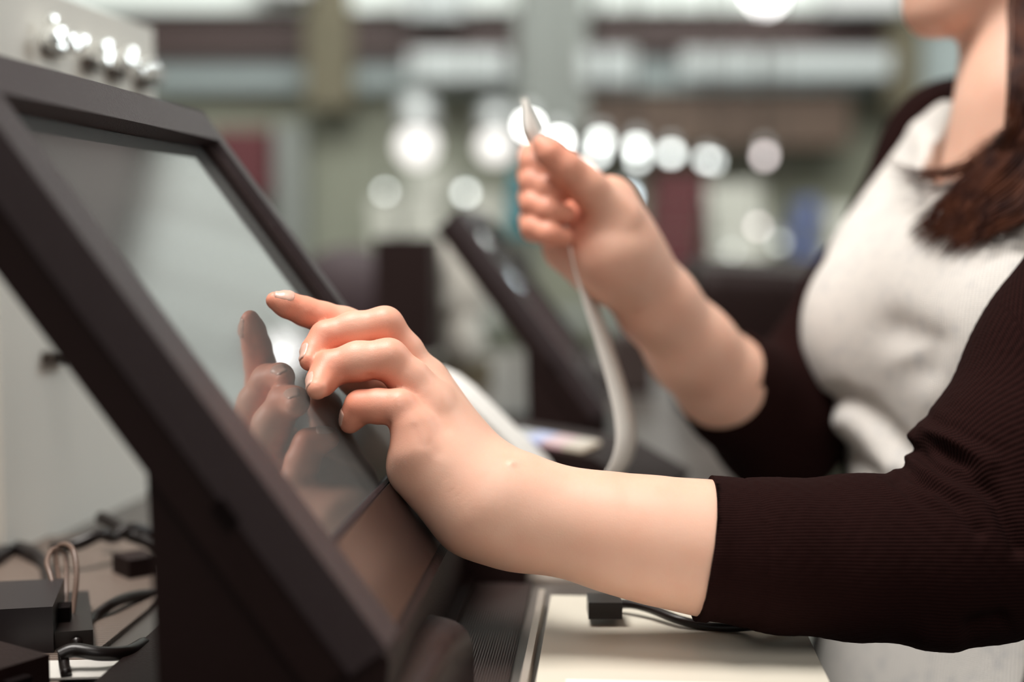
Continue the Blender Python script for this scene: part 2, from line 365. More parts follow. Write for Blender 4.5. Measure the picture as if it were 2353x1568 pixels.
# local x toward the clerk (0 = front edge), y along the counter
box('worktop', (-1.25, -1.1, COUNTER_Z - .035), (0, 1.75, COUNTER_Z), M['counter'], cnt, bevel=.004)
box('cabinet_body', (-1.22, -1.08, 0.0), (-.04, 1.72, COUNTER_Z - .035), M['counter_body'], cnt)
# ------------------------------------------------------------------ touch screen terminals
TS, TC = math.sin(math.radians(36.51)), math.cos(math.radians(36.51))
def SLc(p):                               # screen frame: (across the counter n, along s, up the screen t)
    n, s, t = p; return (-TS * t + TC * n, s, .0673 + TC * t + TS * n)
TW, TH = .392, .318
def make_terminal(label, loc, rz, group=None):
    t = thing('touch_screen_terminal', label, 'touch screen till', loc, rz, group)
    box('housing', (-.039, .002, .002), (-.012, TW - .002, TH - .002), M['black_plastic'], t, bevel=.006, fn=SLc)
    bm = bmesh.new()
    bx(bm, (-.020, 0, 0), (0, .031, TH), SLc); bx(bm, (-.020, TW - .017, 0), (0, TW, TH), SLc)
    bx(bm, (-.020, .0305, TH - .0255), (0, TW - .0165, TH), SLc)
    bm_link('bezel', bm, M['bezel'], t, bevel=.0022, seg=3)
    bm = bmesh.new(); bx(bm, (-.020, .0305, .0005), (-.0035, TW - .0165, .0455), SLc); bx(bm, (-.020, TW - .030, .045), (-.0052, TW - .0165, TH - .025), SLc)
    bm_link('inner_frame', bm, M['bezel_smooth'], t, bevel=.0012)
    bm = bmesh.new(); bx(bm, (-.020, .0205, .0458), (-.0060, TW - .030, .0480), SLc); bm_link('gasket', bm, M['bezel'], t, bevel=.0006)
    g = box('screen_glass', (-.018, .020, .048), (-.0102, TW - .029, TH - .026), M['glass'], t, fn=SLc); g['label'] = 'grey glossy touch glass with mirror reflections'
    bm = bmesh.new(); prism(bm, [(-.172, .249), (-.104, .152), (-.100, .020), (-.104, .009), (-.006, .009), (.000, .060), (-.004, .065), (-.033, .082), (-.150, .240)], .006, TW - .006)
    bm_link('stand', bm, M['black_plastic'], t, bevel=.004)
    box('foot_plate', (-.172, -.210, 0.001), (.001, TW + .01, .010), M['black_plastic'], t, bevel=.003)
    box('power_button', (-.012, -.0015, .080), (-.006, .0025, .092), M['gasket'], t, fn=lambda p: SLc((p[0] - .012, p[1], p[2])))
    return t
DW = (-0.05224 * .90, 0.58422 * .90)
t1 = make_terminal('black touch screen terminal tilted back on the counter under the pointing hand', (DW[0], DW[1], COUNTER_Z + .0005), -YAW)
t1.scale = (.90, .90, .90)
# the round shop lamp whose mirror image glows in the glass beside the fingers
bpy.context.view_layer.update()
gp = np.array(t1.matrix_world @ Vector(SLc((-.0102, .2, .15)))); gn = np.array((t1.matrix_world.to_3x3() @ Vector((TC, 0, TS))).normalized())
ry = C2W((650 - CX) / F_PX, (812 - CY) / F_PX, 1.0) - CAM; hitp = CAM + ry * (((gp - CAM) @ gn) / (ry @ gn)); rf = ry - 2 * (ry @ gn) * gn
lp = hitp + rf * ((5.0 - hitp[1]) / rf[1])
cu = lp - CAM; dd_ = cu @ np.array([0, ct, -st_])
lamp(CX + F_PX * cu[0] / dd_, CY - F_PX * (cu @ np.array([0, st_, ct])) / dd_, .065, 'globe_bright', 'bright round lamp at the top edge, mirrored as a glow in the touch screen', dd_)
q = P(1395, 950, 1.32)
t2 = make_terminal('second black touch screen terminal, out of focus farther along the counter', (q[0], q[1], COUNTER_Z + .0005), -YAW); t2.scale = (.73, .73, .73)
# customer display behind the second terminal
cdp = P(925, 700, 1.85); t = thing('customer_display', 'black customer display box on a post left of the far terminal', 'display', (cdp[0], cdp[1], COUNTER_Z), -YAW)
h = P(930, 545, 1.85)[2] - COUNTER_Z
box('display_head', (-.030, -.04, h - .15), (.045, .05, h), M['black_plastic'], t, bevel=.006)
box('post', (-.012, -.012, .01), (.012, .012, h - .15), M['black_plastic'], t); box('foot', (-.06, -.06, 0), (.06, .06, .012), M['black_plastic'], t, bevel=.003)
# pale figurine-like pricing holder between them
hp = P(1045, 700, 1.95); t = thing('stacked_bags', 'pale crumpled paper bags seen between the far display and terminal', 'bag', (hp[0], hp[1], COUNTER_Z), 0)
for k, (px, py, wx, hz) in enumerate([(1050, 650, .050, .075), (1020, 690, .060, .035), (1062, 780, .030, .045)]):
    c = P(px, py, 1.95); bm = bmesh.new(); bmesh.ops.create_icosphere(bm, subdivisions=3, radius=1)
    for v in bm.verts:
        nn = noise.noise(v.co * 1.7 + Vector((k, 0, 0))); v.co = Vector((v.co.x * wx, v.co.y * .04, v.co.z * hz)) * (1 + .25 * nn) + Vector(c) - Vector((hp[0], hp[1], COUNTER_Z))
    bm_link('bag', bm, M['pale'], t, smooth=True)
box('holder', (-.05, -.03, 0), (.05, .04, P(1045, 830, 1.95)[2] - COUNTER_Z), M['olive_board'], t, bevel=.004)
# dark rounded bag hump left of it
c = P(800, 640, 2.2); bm = bmesh.new(); bmesh.ops.create_uvsphere(bm, u_segments=28, v_segments=18, radius=1)
hh = P(800, 565, 2.2)[2]
for v in bm.verts: v.co = Vector((v.co.x * .085 + c[0], v.co.y * .07 + c[1], COUNTER_Z + (v.co.z * .5 + .5) ** .8 * (hh - COUNTER_Z)))
tag(bm_link('handbag', bm, mat('plum_fabric', (.045, .026, .030), .7), smooth=True), 'dark plum rounded bag on the counter right behind the near screen edge', 'bag')

# black bag behind the raised forearm
def softbox(name, px0, px1, py_top, y, dep, m, label, cat, zb=COUNTER_Z, wob=.02):
    a, b_ = P(px0, py_top, y), P(px1, py_top, y); bm = bmesh.new(); bx(bm, (a[0], y - .01, zb), (b_[0], y + dep, a[2]))
    bmesh.ops.subdivide_edges(bm, edges=bm.edges[:], cuts=7, use_grid_fill=True)
    c = Vector(((a[0] + b_[0]) / 2, y + dep / 2, (zb + a[2]) / 2))
    for v in bm.verts:
        n_ = noise.noise(v.co * 9); f = (v.co.z - zb) / (a[2] - zb)
        v.co.x += (c.x - v.co.x) * .10 * f + wob * n_ * f; v.co.z += wob * noise.noise(v.co * 7 + Vector((5, 0, 0))) * f; v.co.y += wob * .5 * n_
    o = bm_link(name, bm, m, smooth=True); return tag(o, label, cat)
softbox('shoulder_bag', 1590, 1990, 612, 1.62, .16, M['black_plastic'], 'large black bag standing behind the raised arm and sweater', 'bag')
softbox('cable_box', 1402, 1500, 765, 1.86, .08, mat('dark_brown', (.05, .032, .028), .6), 'small dark brown box between the receipt and the raised forearm', 'box', wob=.006)
softbox('teal_pouch', 1163, 1260, 395, 2.6, .06, M['teal'], 'teal pouch just left of the raised fingers', 'pouch', zb=P(1163, 545, 2.6)[2], wob=.01)
t = bpy.data.objects['teal_pouch']
# teal pouch hangs on a small counter rack
rk = thing('pouch_rack', 'slim grey rack post that the teal pouch hangs from', 'rack', (P(1212, 500, 2.66)[0], 2.76, 0))
zt_ = P(1212, 385, 2.6)[2]
box('post', (-.012, -.012, 0), (.012, .012, zt_), M['grey_pillar'], rk); box('peg', (-.01, -.10, zt_ - .02), (.01, 0, zt_ - .008), M['grey_pillar'], rk); box('foot', (-.15, -.15, 0), (.15, .15, .02), M['grey_pillar'], rk)

# black hand terminal with iridescent display, lying before the far monitor
c = P(1235, 985, 1.07)
t = thing('payment_terminal', 'black payment terminal with a small rainbow-lit display before the far monitor', 'card terminal', (c[0], c[1], c[2] - .045), math.radians(-22))
box('stand', (-.07, -.03, COUNTER_Z - c[2] + .0455), (.05, .03, .001), M['black_plastic'], t, bevel=.003)
bm = bmesh.new(); prism(bm, [(-.13, 0), (.10, 0), (.105, .012), (.06, .034), (-.10, .050), (-.135, .03)], -.05, .05); bm_link('body', bm, M['black_plastic'], t, bevel=.006)
lampmat('display_blue', (.35, .45, 1.0), .45); lampmat('display_pink', (1.0, .45, .5), .42); lampmat('display_sand', (1.0, .75, .5), .35); lampmat('display_white', (.8, .85, 1.0), .10)
for k, m in enumerate(['display_white', 'display_blue', 'display_pink', 'display_sand']):
    x0 = -.012 + k * .016
    bm = bmesh.new(); bx(bm, (x0, -.045, .0), (x0 + .0155, -.005, .003), lambda p: (p[0], p[1], p[2] + .0435 - (p[0] + .02) * .1)); bm_link('display', bm, M[m], t)

# ------------------------------------------------------------------ things round the near terminal
# white sloped printer behind the wrist
o = Q(1235, 1100, COUNTER_Z); pc = P(1130, 960, .93)
PXO = 8
t = thing('receipt_printer', 'white receipt printer with rounded sloping top just behind the pointing wrist', 'printer', (pc[0], pc[1], COUNTER_Z), -YAW)
def zx(px, py, d=.93): w_ = P(px + PXO, py + 20, d); return (w_[0] - pc[0], w_[2] - COUNTER_Z)
prof = [zx(900, 900), zx(905, 868), zx(940, 850), zx(985, 850), zx(1020, 866), zx(1060, 896), zx(1120, 955), zx(1180, 1014), zx(1240, 1072), zx(1262, 1105)]
prof = [(prof[0][0], 0)] + prof + [(prof[-1][0], 0)]
bm = bmesh.new(); prism(bm, prof, 0, .07); bm_link('cover', bm, M['white_plastic'], t, bevel=.004)
box('paper_slot', (prof[5][0] - .03, .01, prof[3][1] + .0005), (prof[5][0] - .022, .06, prof[3][1] + .002), M['gasket'], t)

# black low receipt box behind the forearm
pc = Q(1225, 1372, COUNTER_Z)
t = thing('cable_hub', 'low black box under the wrist, between the terminal and the cream tray', 'box', (pc[0], pc[1], COUNTER_Z), -YAW)
box('body', (-.080, 0.02, 0), (-.006, .12, .036), M['black_plastic'], t, bevel=.005)
box('lid', (-.078, .022, .036), (-.008, .118, .040), M['black_plastic'], t, bevel=.002)

# receipt
pp = [(1203, 226, 6), (1212, 252, 16), (1224, 296, 34), (1240, 340, 26), (1262, 390, 18), (1288, 460, 18), (1312, 540, 20), (1338, 630, 30), (1362, 710, 32), (1392, 800, 36), (1418, 885, 40), (1436, 960, 44), (1440, 1015, 46), (1428, 1062, 44), (1404, 1098, 38), (1376, 1140, 36)]
bm = bmesh.new(); nearc, midc, farc = [], [], []
for i, (x, y, wd) in enumerate(pp):
    d = .905 + .02 * math.sin(i * .25); k = .055 if i > 1 else (.006, .030)[i]
    nearc.append(P(x - wd / 2, y, d - k / 2)); farc.append(P(x + wd / 2, y, d + k / 2)); midc.append((nearc[-1] + farc[-1]) / 2 + np.array([.0022, 0, 0]))
nearc, midc, farc = catmull(nearc, 6), catmull(midc, 6), catmull(farc, 6)
rows = [[bm.verts.new(Vector(p)) for p in r_] for r_ in zip(nearc, midc, farc)]
for A_, B_ in zip(rows, rows[1:]):
    for j in (0, 1): bm.faces.new([A_[j], A_[j + 1], B_[j + 1], B_[j]])
o = bm_link('receipt', bm, M['paper'], smooth=True); md = o.modifiers.new('thickness', 'SOLIDIFY'); md.thickness = .0006
tag(o, 'long narrow white paper receipt held up in the raised hand, curling down', 'receipt')

# card reader in front of the terminal
c = P(893, 1500, .60)
t = thing('card_reader', 'glossy black rounded card reader at the lower corner of the terminal', 'card reader', (c[0], c[1], COUNTER_Z), math.radians(-10))
bm = bmesh.new(); rows = []
zt = P(985, 1452, .62)[2] - COUNTER_Z
for i in range(15):
    u = i / 14; yy = .075 - .25 * u; hh = zt * (1 - .30 * u ** 1.4) * (1 - .10 * max(0, 1 - u * 8)); row = []
    for j in range(17):
        a_ = math.pi * j / 16; cx_ = math.copysign(abs(math.cos(a_)) ** .55, math.cos(a_)); sz = abs(math.sin(a_)) ** .42
        row.append(bm.verts.new((-.0205 * cx_ + .001, yy, .002 + (hh - .002 - .006 * (cx_ * -1 + 1) / 2) * sz)))
    rows.append(row)
for A_, B_ in zip(rows, rows[1:]):
    for j in range(16): bm.faces.new([A_[j], A_[j + 1], B_[j + 1], B_[j]])
    bm.faces.new([A_[0], B_[0], B_[16], A_[16]])
bm.faces.new(rows[0][::-1]); bm.faces.new(rows[-1])
bm_link('body', bm, M['gloss_black'], t, smooth=False, bevel=.002)
box('swipe_slot', (-.0225, -.17, .020), (-.0200, .07, .023), M['gasket'], t)

# cream tray at the lower right with metal rail
CO = np.array([cnt.location.x, cnt.location.y, 0.0])
def cl(p): r = np.array(p) - CO; return float(r @ S), float(r @ U)   # world -> counter frame
a = cl(Q(1250, 1368, COUNTER_Z + .008)); b_ = cl(Q(1160, 1568, COUNTER_Z + .008)); e = cl(Q(1850, 1460, COUNTER_Z + .008))
t = thing('cash_tray', 'flat cream plastic lid at the counter edge below the black sleeve', 'tray', (*CO[:2], COUNTER_Z), -YAW)
box('lid', (a[0] + .004, b_[1] - .25, 0), (-.0025, a[1], .008), M['cream'], t, bevel=.002)
box('lid_strip', (a[0] + .018, b_[1] - .04, .008), (-.040, b_[1] + .003, .0092), M['white_plastic'], t, bevel=.0006)
box('rail', (a[0] - .003, b_[1] - .25, 0), (a[0] + .0005, a[1] + .004, .0105), M['rail'], t, bevel=.001)
# ribbed rubber mat between terminal and tray
m0 = cl(Q(1240, 1372, COUNTER_Z)); m1 = cl(Q(900, 1568, COUNTER_Z))
t = box('rubber_mat', (m0[0] - .105, -.52, COUNTER_Z), (m0[0] - .006, m0[1] + .03, COUNTER_Z + .003), M['mat_ribs'], bevel=.001)
t.location = (*CO[:2], 0); t.rotation_euler = (0, 0, -YAW); tag(t, 'dark finely ribbed rubber mat between the terminal and the cream tray', 'mat')
k0 = cl(Q(1165, 1338, COUNTER_Z)); k1 = cl(Q(1340, 1308, COUNTER_Z))
t = box('ruler_strip', (k0[0], k0[1], COUNTER_Z), (k1[0] + .03, k1[1], COUNTER_Z + .002), M['rail'], bevel=.0006)
t.location = (*CO[:2], 0); t.rotation_euler = (0, 0, -YAW); tag(t, 'pale flat strip lying on the counter under the forearm', 'strip')
# small round caps on the counter beyond the forearm
for k, (px, py, m, lb) in enumerate([(1365, 1078, 'dark_metal', 'small dark round cap on the counter left of the receipt end'), (1460, 1092, 'rail', 'small pale round cap on the counter right of the receipt end')]):
    c = Q(px, py + 6, COUNTER_Z); bm = bmesh.new(); lathe(bm, [(.0085, 0), (.0085, .006), (.0070, .008), (.004, .0085)], 24, c)
    tag(bm_link('round_cap', bm, M[m], bevel=0), lb, 'cap', None)
# black cable with its plug on the tray
z = COUNTER_Z + .011
pl = Q(1385, 1390, z + .006)
t = thing('power_cable', 'black cable with a plug curving across the cream tray under the sleeve', 'cable', (pl[0], pl[1], COUNTER_Z + .0085))
def rel(pts, o): return [tuple(np.array(p) - np.array(o)) for p in pts]
org = (pl[0], pl[1], COUNTER_Z + .0085)
bm = bmesh.new(); tube(bm, catmull(rel([Q(1400, 1395, z), Q(1440, 1388, z + .003), Q(1490, 1398, z + .003), Q(1560, 1425, z + .001), Q(1630, 1440, z - .001), Q(1700, 1441, z), Q(1760, 1432, z + .004), Q(1850, 1408, z + .002), Q(1890, 1380, z)], org), 8), .0026, 10); bm_link('cord', bm, M['cable'], t, smooth=True)
bm = bmesh.new(); c0 = np.array(rel([Q(1385, 1385, z + .008)], org)[0]); bx(bm, c0 - np.array([.008, .008, .007]), c0 + np.array([.010, .012, .002])); bm_link('plug', bm, M['cable'], t, bevel=.004, seg=3)

# ------------------------------------------------------------------ left: white panel with crystal hooks
PA, PB = np.array([-.335, .925, 0]), np.array([-.2945, 1.185, 0])
pd = (PB - PA) / np.linalg.norm(PB - PA); prz = math.atan2(pd[1], pd[0]); PL = float(np.linalg.norm(PB - PA))
t = thing('display_panel', 'tall white display panel standing on the counter behind the terminal', 'display panel', (PA[0], PA[1], COUNTER_Z), prz)
zt = P(372, 72, 1.185)[2] - COUNTER_Z
box('board', (0, .0, 0.0), (PL, .030, zt), M['white_panel'], t, bevel=.006)
box('side_post', (-.004, -.003, 0), (.010, .034, zt), M['white_panel'], t, bevel=.002)
for k, (px, py, d) in enumerate([(105, 88, .99), (208, 128, 1.05), (268, 150, 1.09), (332, 172, 1.14)]):
    w_ = P(px, py, d); lx = float((w_ - PA) @ pd); lz = w_[2] - COUNTER_Z
    h_ = bpy.data.objects.new('crystal_hook', None); COL.objects.link(h_); h_.parent = t; h_.location = (lx, 0, lz)
    bm = bmesh.new(); n_ = 9 if k == 0 else 5
    for j in range(n_):
        bmesh.ops.create_icosphere(bm, subdivisions=1, radius=.0042 + .003 * random.random(), matrix=Matrix.Translation((random.uniform(-.016, .016) * (1.5 if k == 0 else 1), -.010 - .006 * random.random(), random.uniform(-.006, .010) * (1.4 if k == 0 else 1))))
    bm_link('crystals', bm, M['crystal'], h_)
    box('hook_base', (-.011, -.008, -.011), (.011, 0, -.002), M['dark_metal'], h_, bevel=.002)
w_ = P(108, 822, 1.0); lx = float((w_ - PA) @ pd)
box('bracket', (lx - .014, -.010, w_[2] - COUNTER_Z - .004), (lx + .016, 0, w_[2] - COUNTER_Z + .005), M['dark_metal'], t, bevel=.002)
# things behind it at the far left
def cbox(name, px0, px1, py0, py1, d, m, label, cat, dep=.08):
    a, b_ = P(px0, py1, d), P(px1, py0, d)
    return tag(box(name, (a[0], a[1], max(a[2], COUNTER_Z)), (b_[0], a[1] + dep, b_[2]), M[m], bevel=.004), label, cat)
cbox('red_box', -190, 34, 1010, 1330, 1.28, 'red', 'dark red box at the far left behind the white panel', 'box')
a = P(-190, 690, 1.30); b_ = P(26, 1005, 1.30)
tag(box('black_case', (a[0], 1.30, COUNTER_Z + (P(0, 1008, 1.30)[2] - COUNTER_Z)), (b_[0], 1.36, a[2]), M['black_plastic'], bevel=.004), 'black case standing on the dark red box at far left', 'case')
t = thing('trinket_bunch', 'bunch of tiny coppery beads hanging on the black case at far left', 'beads', tuple(P(10, 925, 1.285)))
bm = bmesh.new()
for j in range(14): bmesh.ops.create_icosphere(bm, subdivisions=2, radius=.0028, matrix=Matrix.Translation((random.uniform(-.012, .006), random.uniform(-.006, .004), random.uniform(-.022, .022))))
bm_link('beads', bm, mat('copper_bead', (.9, .5, .3), .08, metal=1.0), t, smooth=True)

# ------------------------------------------------------------------ left foreground clutter
zc = COUNTER_Z
a, b_ = cl(Q(420, 1330, zc)), cl(Q(40, 1568, zc))
t = box('woven_mat', (a[0] - .30, b_[1] - .14, zc), (a[0] + .005, a[1] + .10, zc + .003), M['mat_beige'], bevel=.001)
t.location = (*CO[:2], 0); t.rotation_euler = (0, 0, -YAW); tag(t, 'beige woven mat under the tangle of cables at lower left', 'mat')
def brick(px, py, d, sx, sy, sz, rz, label, m='black_plastic', name='power_adapter', cat='adapter', group=None):
    c = Q(px, py, zc + .003); t = thing(name, label, cat, (c[0], c[1], zc + .003), math.radians(rz), group)
    box('case', (-sx, -sy, 0), (sx, sy, sz), M[m], t, bevel=.005)
    box('socket', (sx - .003, -.006, sz * .3), (sx + .006, .006, sz * .7), M['gasket'], t, bevel=.001)
    return t
M['adapter_grey'] = mat('adapter_grey', (.022, .016, .018), .4)
brick(10, 1470, .8, .028, .030, .024, 12, 'dark grey power adapter block at the left edge of the counter', 'adapter_grey')
brick(-60, 1590, .7, .030, .020, .018, -35, 'black power adapter lying tilted in the bottom left corner')
brick(312, 1318, .9, .010, .012, .012, 40, 'small black cable connector beside the white panel foot', name='connector_block')
pc = [Q(-60, 1420, zc), Q(205, 1405, zc), Q(215, 1500, zc), Q(-60, 1520, zc)]
bm = bmesh.new(); lo_ = [bm.verts.new(Vector(p) + Vector((0, 0, .003))) for p in pc]; hi_ = [bm.verts.new(Vector(p) + Vector((0, 0, .012))) for p in pc]
bm.faces.new(lo_); bm.faces.new(hi_[::-1])
for i in range(4): bm.faces.new([lo_[i], lo_[(i + 1) % 4], hi_[(i + 1) % 4], hi_[i]])
tag(bm_link('cable_pouch', bm, M['cable'], bevel=.003), 'flat black pouch lying under the wire loops at lower left', 'pouch')
t = thing('black_pouch', 'black cloth strip hanging over mat at bottom left', 'strap', tuple(Q(150, 1505, zc + .012)))
org = t.location
bm = bmesh.new(); tube(bm, catmull(rel([Q(135, 1508, zc + .012), Q(170, 1495, zc + .014), Q(230, 1503, zc + .012), Q(290, 1500, zc + .010), Q(330, 1480, zc + .008)], org), 8), .0035, 8); bm_link('band', bm, M['cable'], t, smooth=True)
bm = bmesh.new(); tube(bm, catmull(rel([Q(145, 1500, zc + .012), Q(148, 1530, zc + .008), Q(152, 1550, zc + .006)], org), 6), .0028, 8); bm_link('band_tail', bm, M['cable'], t, smooth=True)
t['label'] = 'black cable tie band lying across the mat at bottom left'; t['category'] = 'cable tie'; t.name = 'cable_tie'
def cable(pts, r, m, label, name='cable', group=None):
    c = pts[0]; bm = bmesh.new(); tube(bm, catmull([np.array(p) for p in pts], 8), r, 10)
    return tag(bm_link(name, bm, M[m], smooth=True), label, 'cable', group)
def PZ(px, py, d): return P(px, py, d)
cable([PZ(142, 1475, .76), PZ(136, 1400, .77), PZ(118, 1330, .78), PZ(108, 1290, .79), PZ(125, 1262, .80), PZ(150, 1275, .80), PZ(152, 1340, .79), PZ(150, 1420, .775), PZ(146, 1470, .77)], .0014, 'cable_tan', 'bronze cable in a narrow standing loop, left of the cable bundle')
cable([PZ(158, 1480, .76), PZ(168, 1400, .77), PZ(176, 1320, .78), PZ(168, 1265, .79), PZ(145, 1252, .80), PZ(128, 1275, .80), PZ(140, 1360, .79), PZ(152, 1450, .77)], .0015, 'cable_tan', 'bronze cable in a taller standing loop, right of the narrow one')
cable([Q(175, 1480, zc + .006), PZ(205, 1430, .78), PZ(255, 1390, .80), PZ(300, 1372, .82), PZ(350, 1365, .84), PZ(400, 1368, .86)], .0030, 'cable', 'thick black cable arching from the tie to the terminal stand')
cable([PZ(120, 1262, .90), PZ(180, 1250, .90), PZ(230, 1228, .91), PZ(260, 1235, .92), PZ(300, 1215, .93), PZ(345, 1225, .94), PZ(390, 1230, .95)], .0042, 'cable', 'lumpy black cable bundle running along the foot of the white panel')
cable([PZ(232, 1190, .95), PZ(262, 1205, .94), PZ(295, 1228, .93), PZ(330, 1242, .93), PZ(380, 1262, .93)], .0045, 'cable', 'short thick black cable end poking up beside the white panel')
cable([Q(-20, 1285, zc + .008), PZ(30, 1262, .95), PZ(75, 1275, .93), PZ(110, 1320, .90), Q(125, 1400, zc + .008)], .0055, 'cable', 'thick black cable bending at the left edge of the picture')
c = Q(140, 1545, zc + .0035)
t = box('paper_slip', (-.030, -.012, .0), (.030, .016, .001), M['paper']); t.location = (c[0], c[1], zc + .0035); t.rotation_euler = (0, 0, .08)
tag(t, 'cream paper slip on the mat at the bottom left', 'paper')
# ------------------------------------------------------------------ smooth solid modelling (distance fields meshed in numpy)
def smin(a, b, k):
    h = np.clip(0.5 + 0.5 * (b - a) / k, 0, 1)
    return b * (1 - h) + a * h - k * h * (1 - h)
def smax(a, b, k): return -smin(-a, -b, k)
def rc(p, a, b, ra, rb):
    a = np.asarray(a); b = np.asarray(b); ab = b - a
    t = np.clip(((p - a) @ ab) / (ab @ ab), 0, 1)
    return np.sqrt(((p - a - t[:, None] * ab) ** 2).sum(1)) - (ra + (rb - ra) * t)
def ell(p, c, ax, r):
    q = (p - np.asarray(c)) @ np.asarray(ax).T; r = np.asarray(r)
    k0 = np.sqrt(((q / r) ** 2).sum(1)); k1 = np.sqrt(((q / r ** 2) ** 2).sum(1)) + 1e-9
    return k0 * (k0 - 1) / k1
def chain(p, js, k=0.004):
    d = None
    for (a, ra), (b, rb) in zip(js, js[1:]):
        e = rc(p, a, b, ra, rb); d = e if d is None else smin(d, e, k)
    return d
def mesh_field(fn, lo, hi, h, smooth=2):
    lo = np.array(lo, float); hi = np.array(hi, float); B = 8
    nb = np.ceil((hi - lo) / (h * B)).astype(int); n = nb * B + 1
    F = np.empty(n, np.float32)
    g = np.stack(np.meshgrid(*[np.arange(k) for k in nb], indexing='ij'), -1).reshape(-1, 3)
    cen = lo + (g * B + B / 2) * h
    dc = fn(cen); keep = np.abs(dc) < h * B * 0.87 * 1.45 + 0.006
    F[...] = 1.0
    for (i, j, k), d, kp in zip(g, dc, keep):
        if d < 0 and not kp: F[i * B:i * B + B + 1, j * B:j * B + B + 1, k * B:k * B + B + 1] = -1.0
    off = np.stack(np.meshgrid(*[np.arange(B + 1)] * 3, indexing='ij'), -1).reshape(-1, 3)
    gk = g[keep]
    for s in range(0, len(gk), 400):
        blk = gk[s:s + 400]
        pts = (blk[:, None, :] * B + off[None]).reshape(-1, 3)
        F[pts[:, 0], pts[:, 1], pts[:, 2]] = fn(lo + pts * h)
    ins = F < 0
    cs = [(0,0,0),(1,0,0),(0,1,0),(1,1,0),(0,0,1),(1,0,1),(0,1,1),(1,1,1)]
    cnt = sum(ins[a:n[0]-1+a, b:n[1]-1+b, c:n[2]-1+c].astype(np.int8) for a, b, c in cs)
    act = np.argwhere((cnt > 0) & (cnt < 8))
    vals = np.stack([F[act[:, 0] + a, act[:, 1] + b, act[:, 2] + c] for a, b, c in cs], 1)
    es = [(0,1),(2,3),(4,5),(6,7),(0,2),(1,3),(4,6),(5,7),(0,4),(1,5),(2,6),(3,7)]
    csf = np.array(cs, float); acc = np.zeros((len(act), 3)); m = np.zeros(len(act))
    for a, b in es:
        va, vb = vals[:, a], vals[:, b]; x = (va < 0) != (vb < 0)
        t = np.where(x, va / np.where(x, va - vb, 1), 0)
        acc += np.where(x[:, None], csf[a] + t[:, None] * (csf[b] - csf[a]), 0); m += x
    V = lo + (act + acc / m[:, None]) * h
    idx = -np.ones(n, np.int32); idx[act[:, 0], act[:, 1], act[:, 2]] = np.arange(len(act))
    quads = []
    for ax in range(3):
        o = [0, 0, 0]; o[ax] = 1
        A = ins[:n[0]-o[0], :n[1]-o[1], :n[2]-o[2]]; Bb = ins[o[0]:, o[1]:, o[2]:]
        E = np.argwhere(A != Bb); u, v = [(1, 2), (2, 0), (0, 1)][ax]
        E = E[(E[:, u] > 0) & (E[:, v] > 0)]
        fl = A[E[:, 0], E[:, 1], E[:, 2]]
        du = np.zeros(3, int); du[u] = 1; dv = np.zeros(3, int); dv[v] = 1
        q = np.stack([idx[tuple((E - a * du - b * dv).T)] for a, b in ((1, 1), (0, 1), (0, 0), (1, 0))], 1)
        q[~fl] = q[~fl][:, ::-1]; quads.append(q)
    Qd = np.concatenate(quads); Qd = Qd[(Qd >= 0).all(1)]
    e = np.concatenate([Qd[:, [0, 1]], Qd[:, [1, 2]], Qd[:, [2, 3]], Qd[:, [3, 0]]]); e = np.concatenate([e, e[:, ::-1]])
    deg = np.bincount(e[:, 0], minlength=len(V))
    for _ in range(smooth):
        av = np.stack([np.bincount(e[:, 0], V[e[:, 1], k], len(V)) for k in range(3)], 1) / np.maximum(deg, 1)[:, None]
        V = V * 0.45 + av * 0.55
    return V, Qd
def normals(V, Qd):
    n = np.cross(V[Qd[:, 2]] - V[Qd[:, 0]], V[Qd[:, 3]] - V[Qd[:, 1]]); N = np.zeros_like(V)
    for k in range(4):
        for a in range(3): N[:, a] += np.bincount(Qd[:, k], n[:, a], len(V))
    return N / (np.linalg.norm(N, axis=1)[:, None] + 1e-12)
def to_mesh(name, V, Qd, attrs=None):
    me = bpy.data.meshes.new(name)
    me.vertices.add(len(V)); me.vertices.foreach_set('co', V.astype(np.float32).ravel())
    me.loops.add(Qd.size); me.loops.foreach_set('vertex_index', Qd.astype(np.int32).ravel())
    me.polygons.add(len(Qd)); me.polygons.foreach_set('loop_start', np.arange(0, Qd.size, 4, dtype=np.int32))
    for k, a in (attrs or {}).items():
        at = me.attributes.new(k, 'FLOAT', 'POINT'); at.data.foreach_set('value', a.astype(np.float32))
    me.update(); me.validate(); me.shade_smooth()
    return me
def gauss(V, c, s): return np.exp(-((V - np.asarray(c)) ** 2).sum(1) / (2 * s * s))
def cambump(V, N, px, py, s_px, amp, dmin, dmax):
    # sculpting dab centred where the modelled skin lies under a given direction
    d = (V - CAM) @ np.array([0, ct, -st_]); x = CX + F_PX * V[:, 0] / d
    up = (V - CAM) @ np.array([0, st_, ct]); y = CY - F_PX * up / d
    near = ((x - px) ** 2 + (y - py) ** 2 < 100) & (d > dmin) & (d < dmax) & ((N @ np.array([0, ct, -st_])) < 0.1)
    if not near.any(): return 0
    i = np.argwhere(near)[:, 0]; c = V[i[np.argmin(d[i])]]
    return (amp * gauss(V, c, s_px / F_PX * 0.70))[:, None] * N
def cam_pix(V):
    d = (V - CAM) @ np.array([0, ct, -st_]); up = (V - CAM) @ np.array([0, st_, ct])
    return CX + F_PX * V[:, 0] / d, CY - F_PX * up / d, d

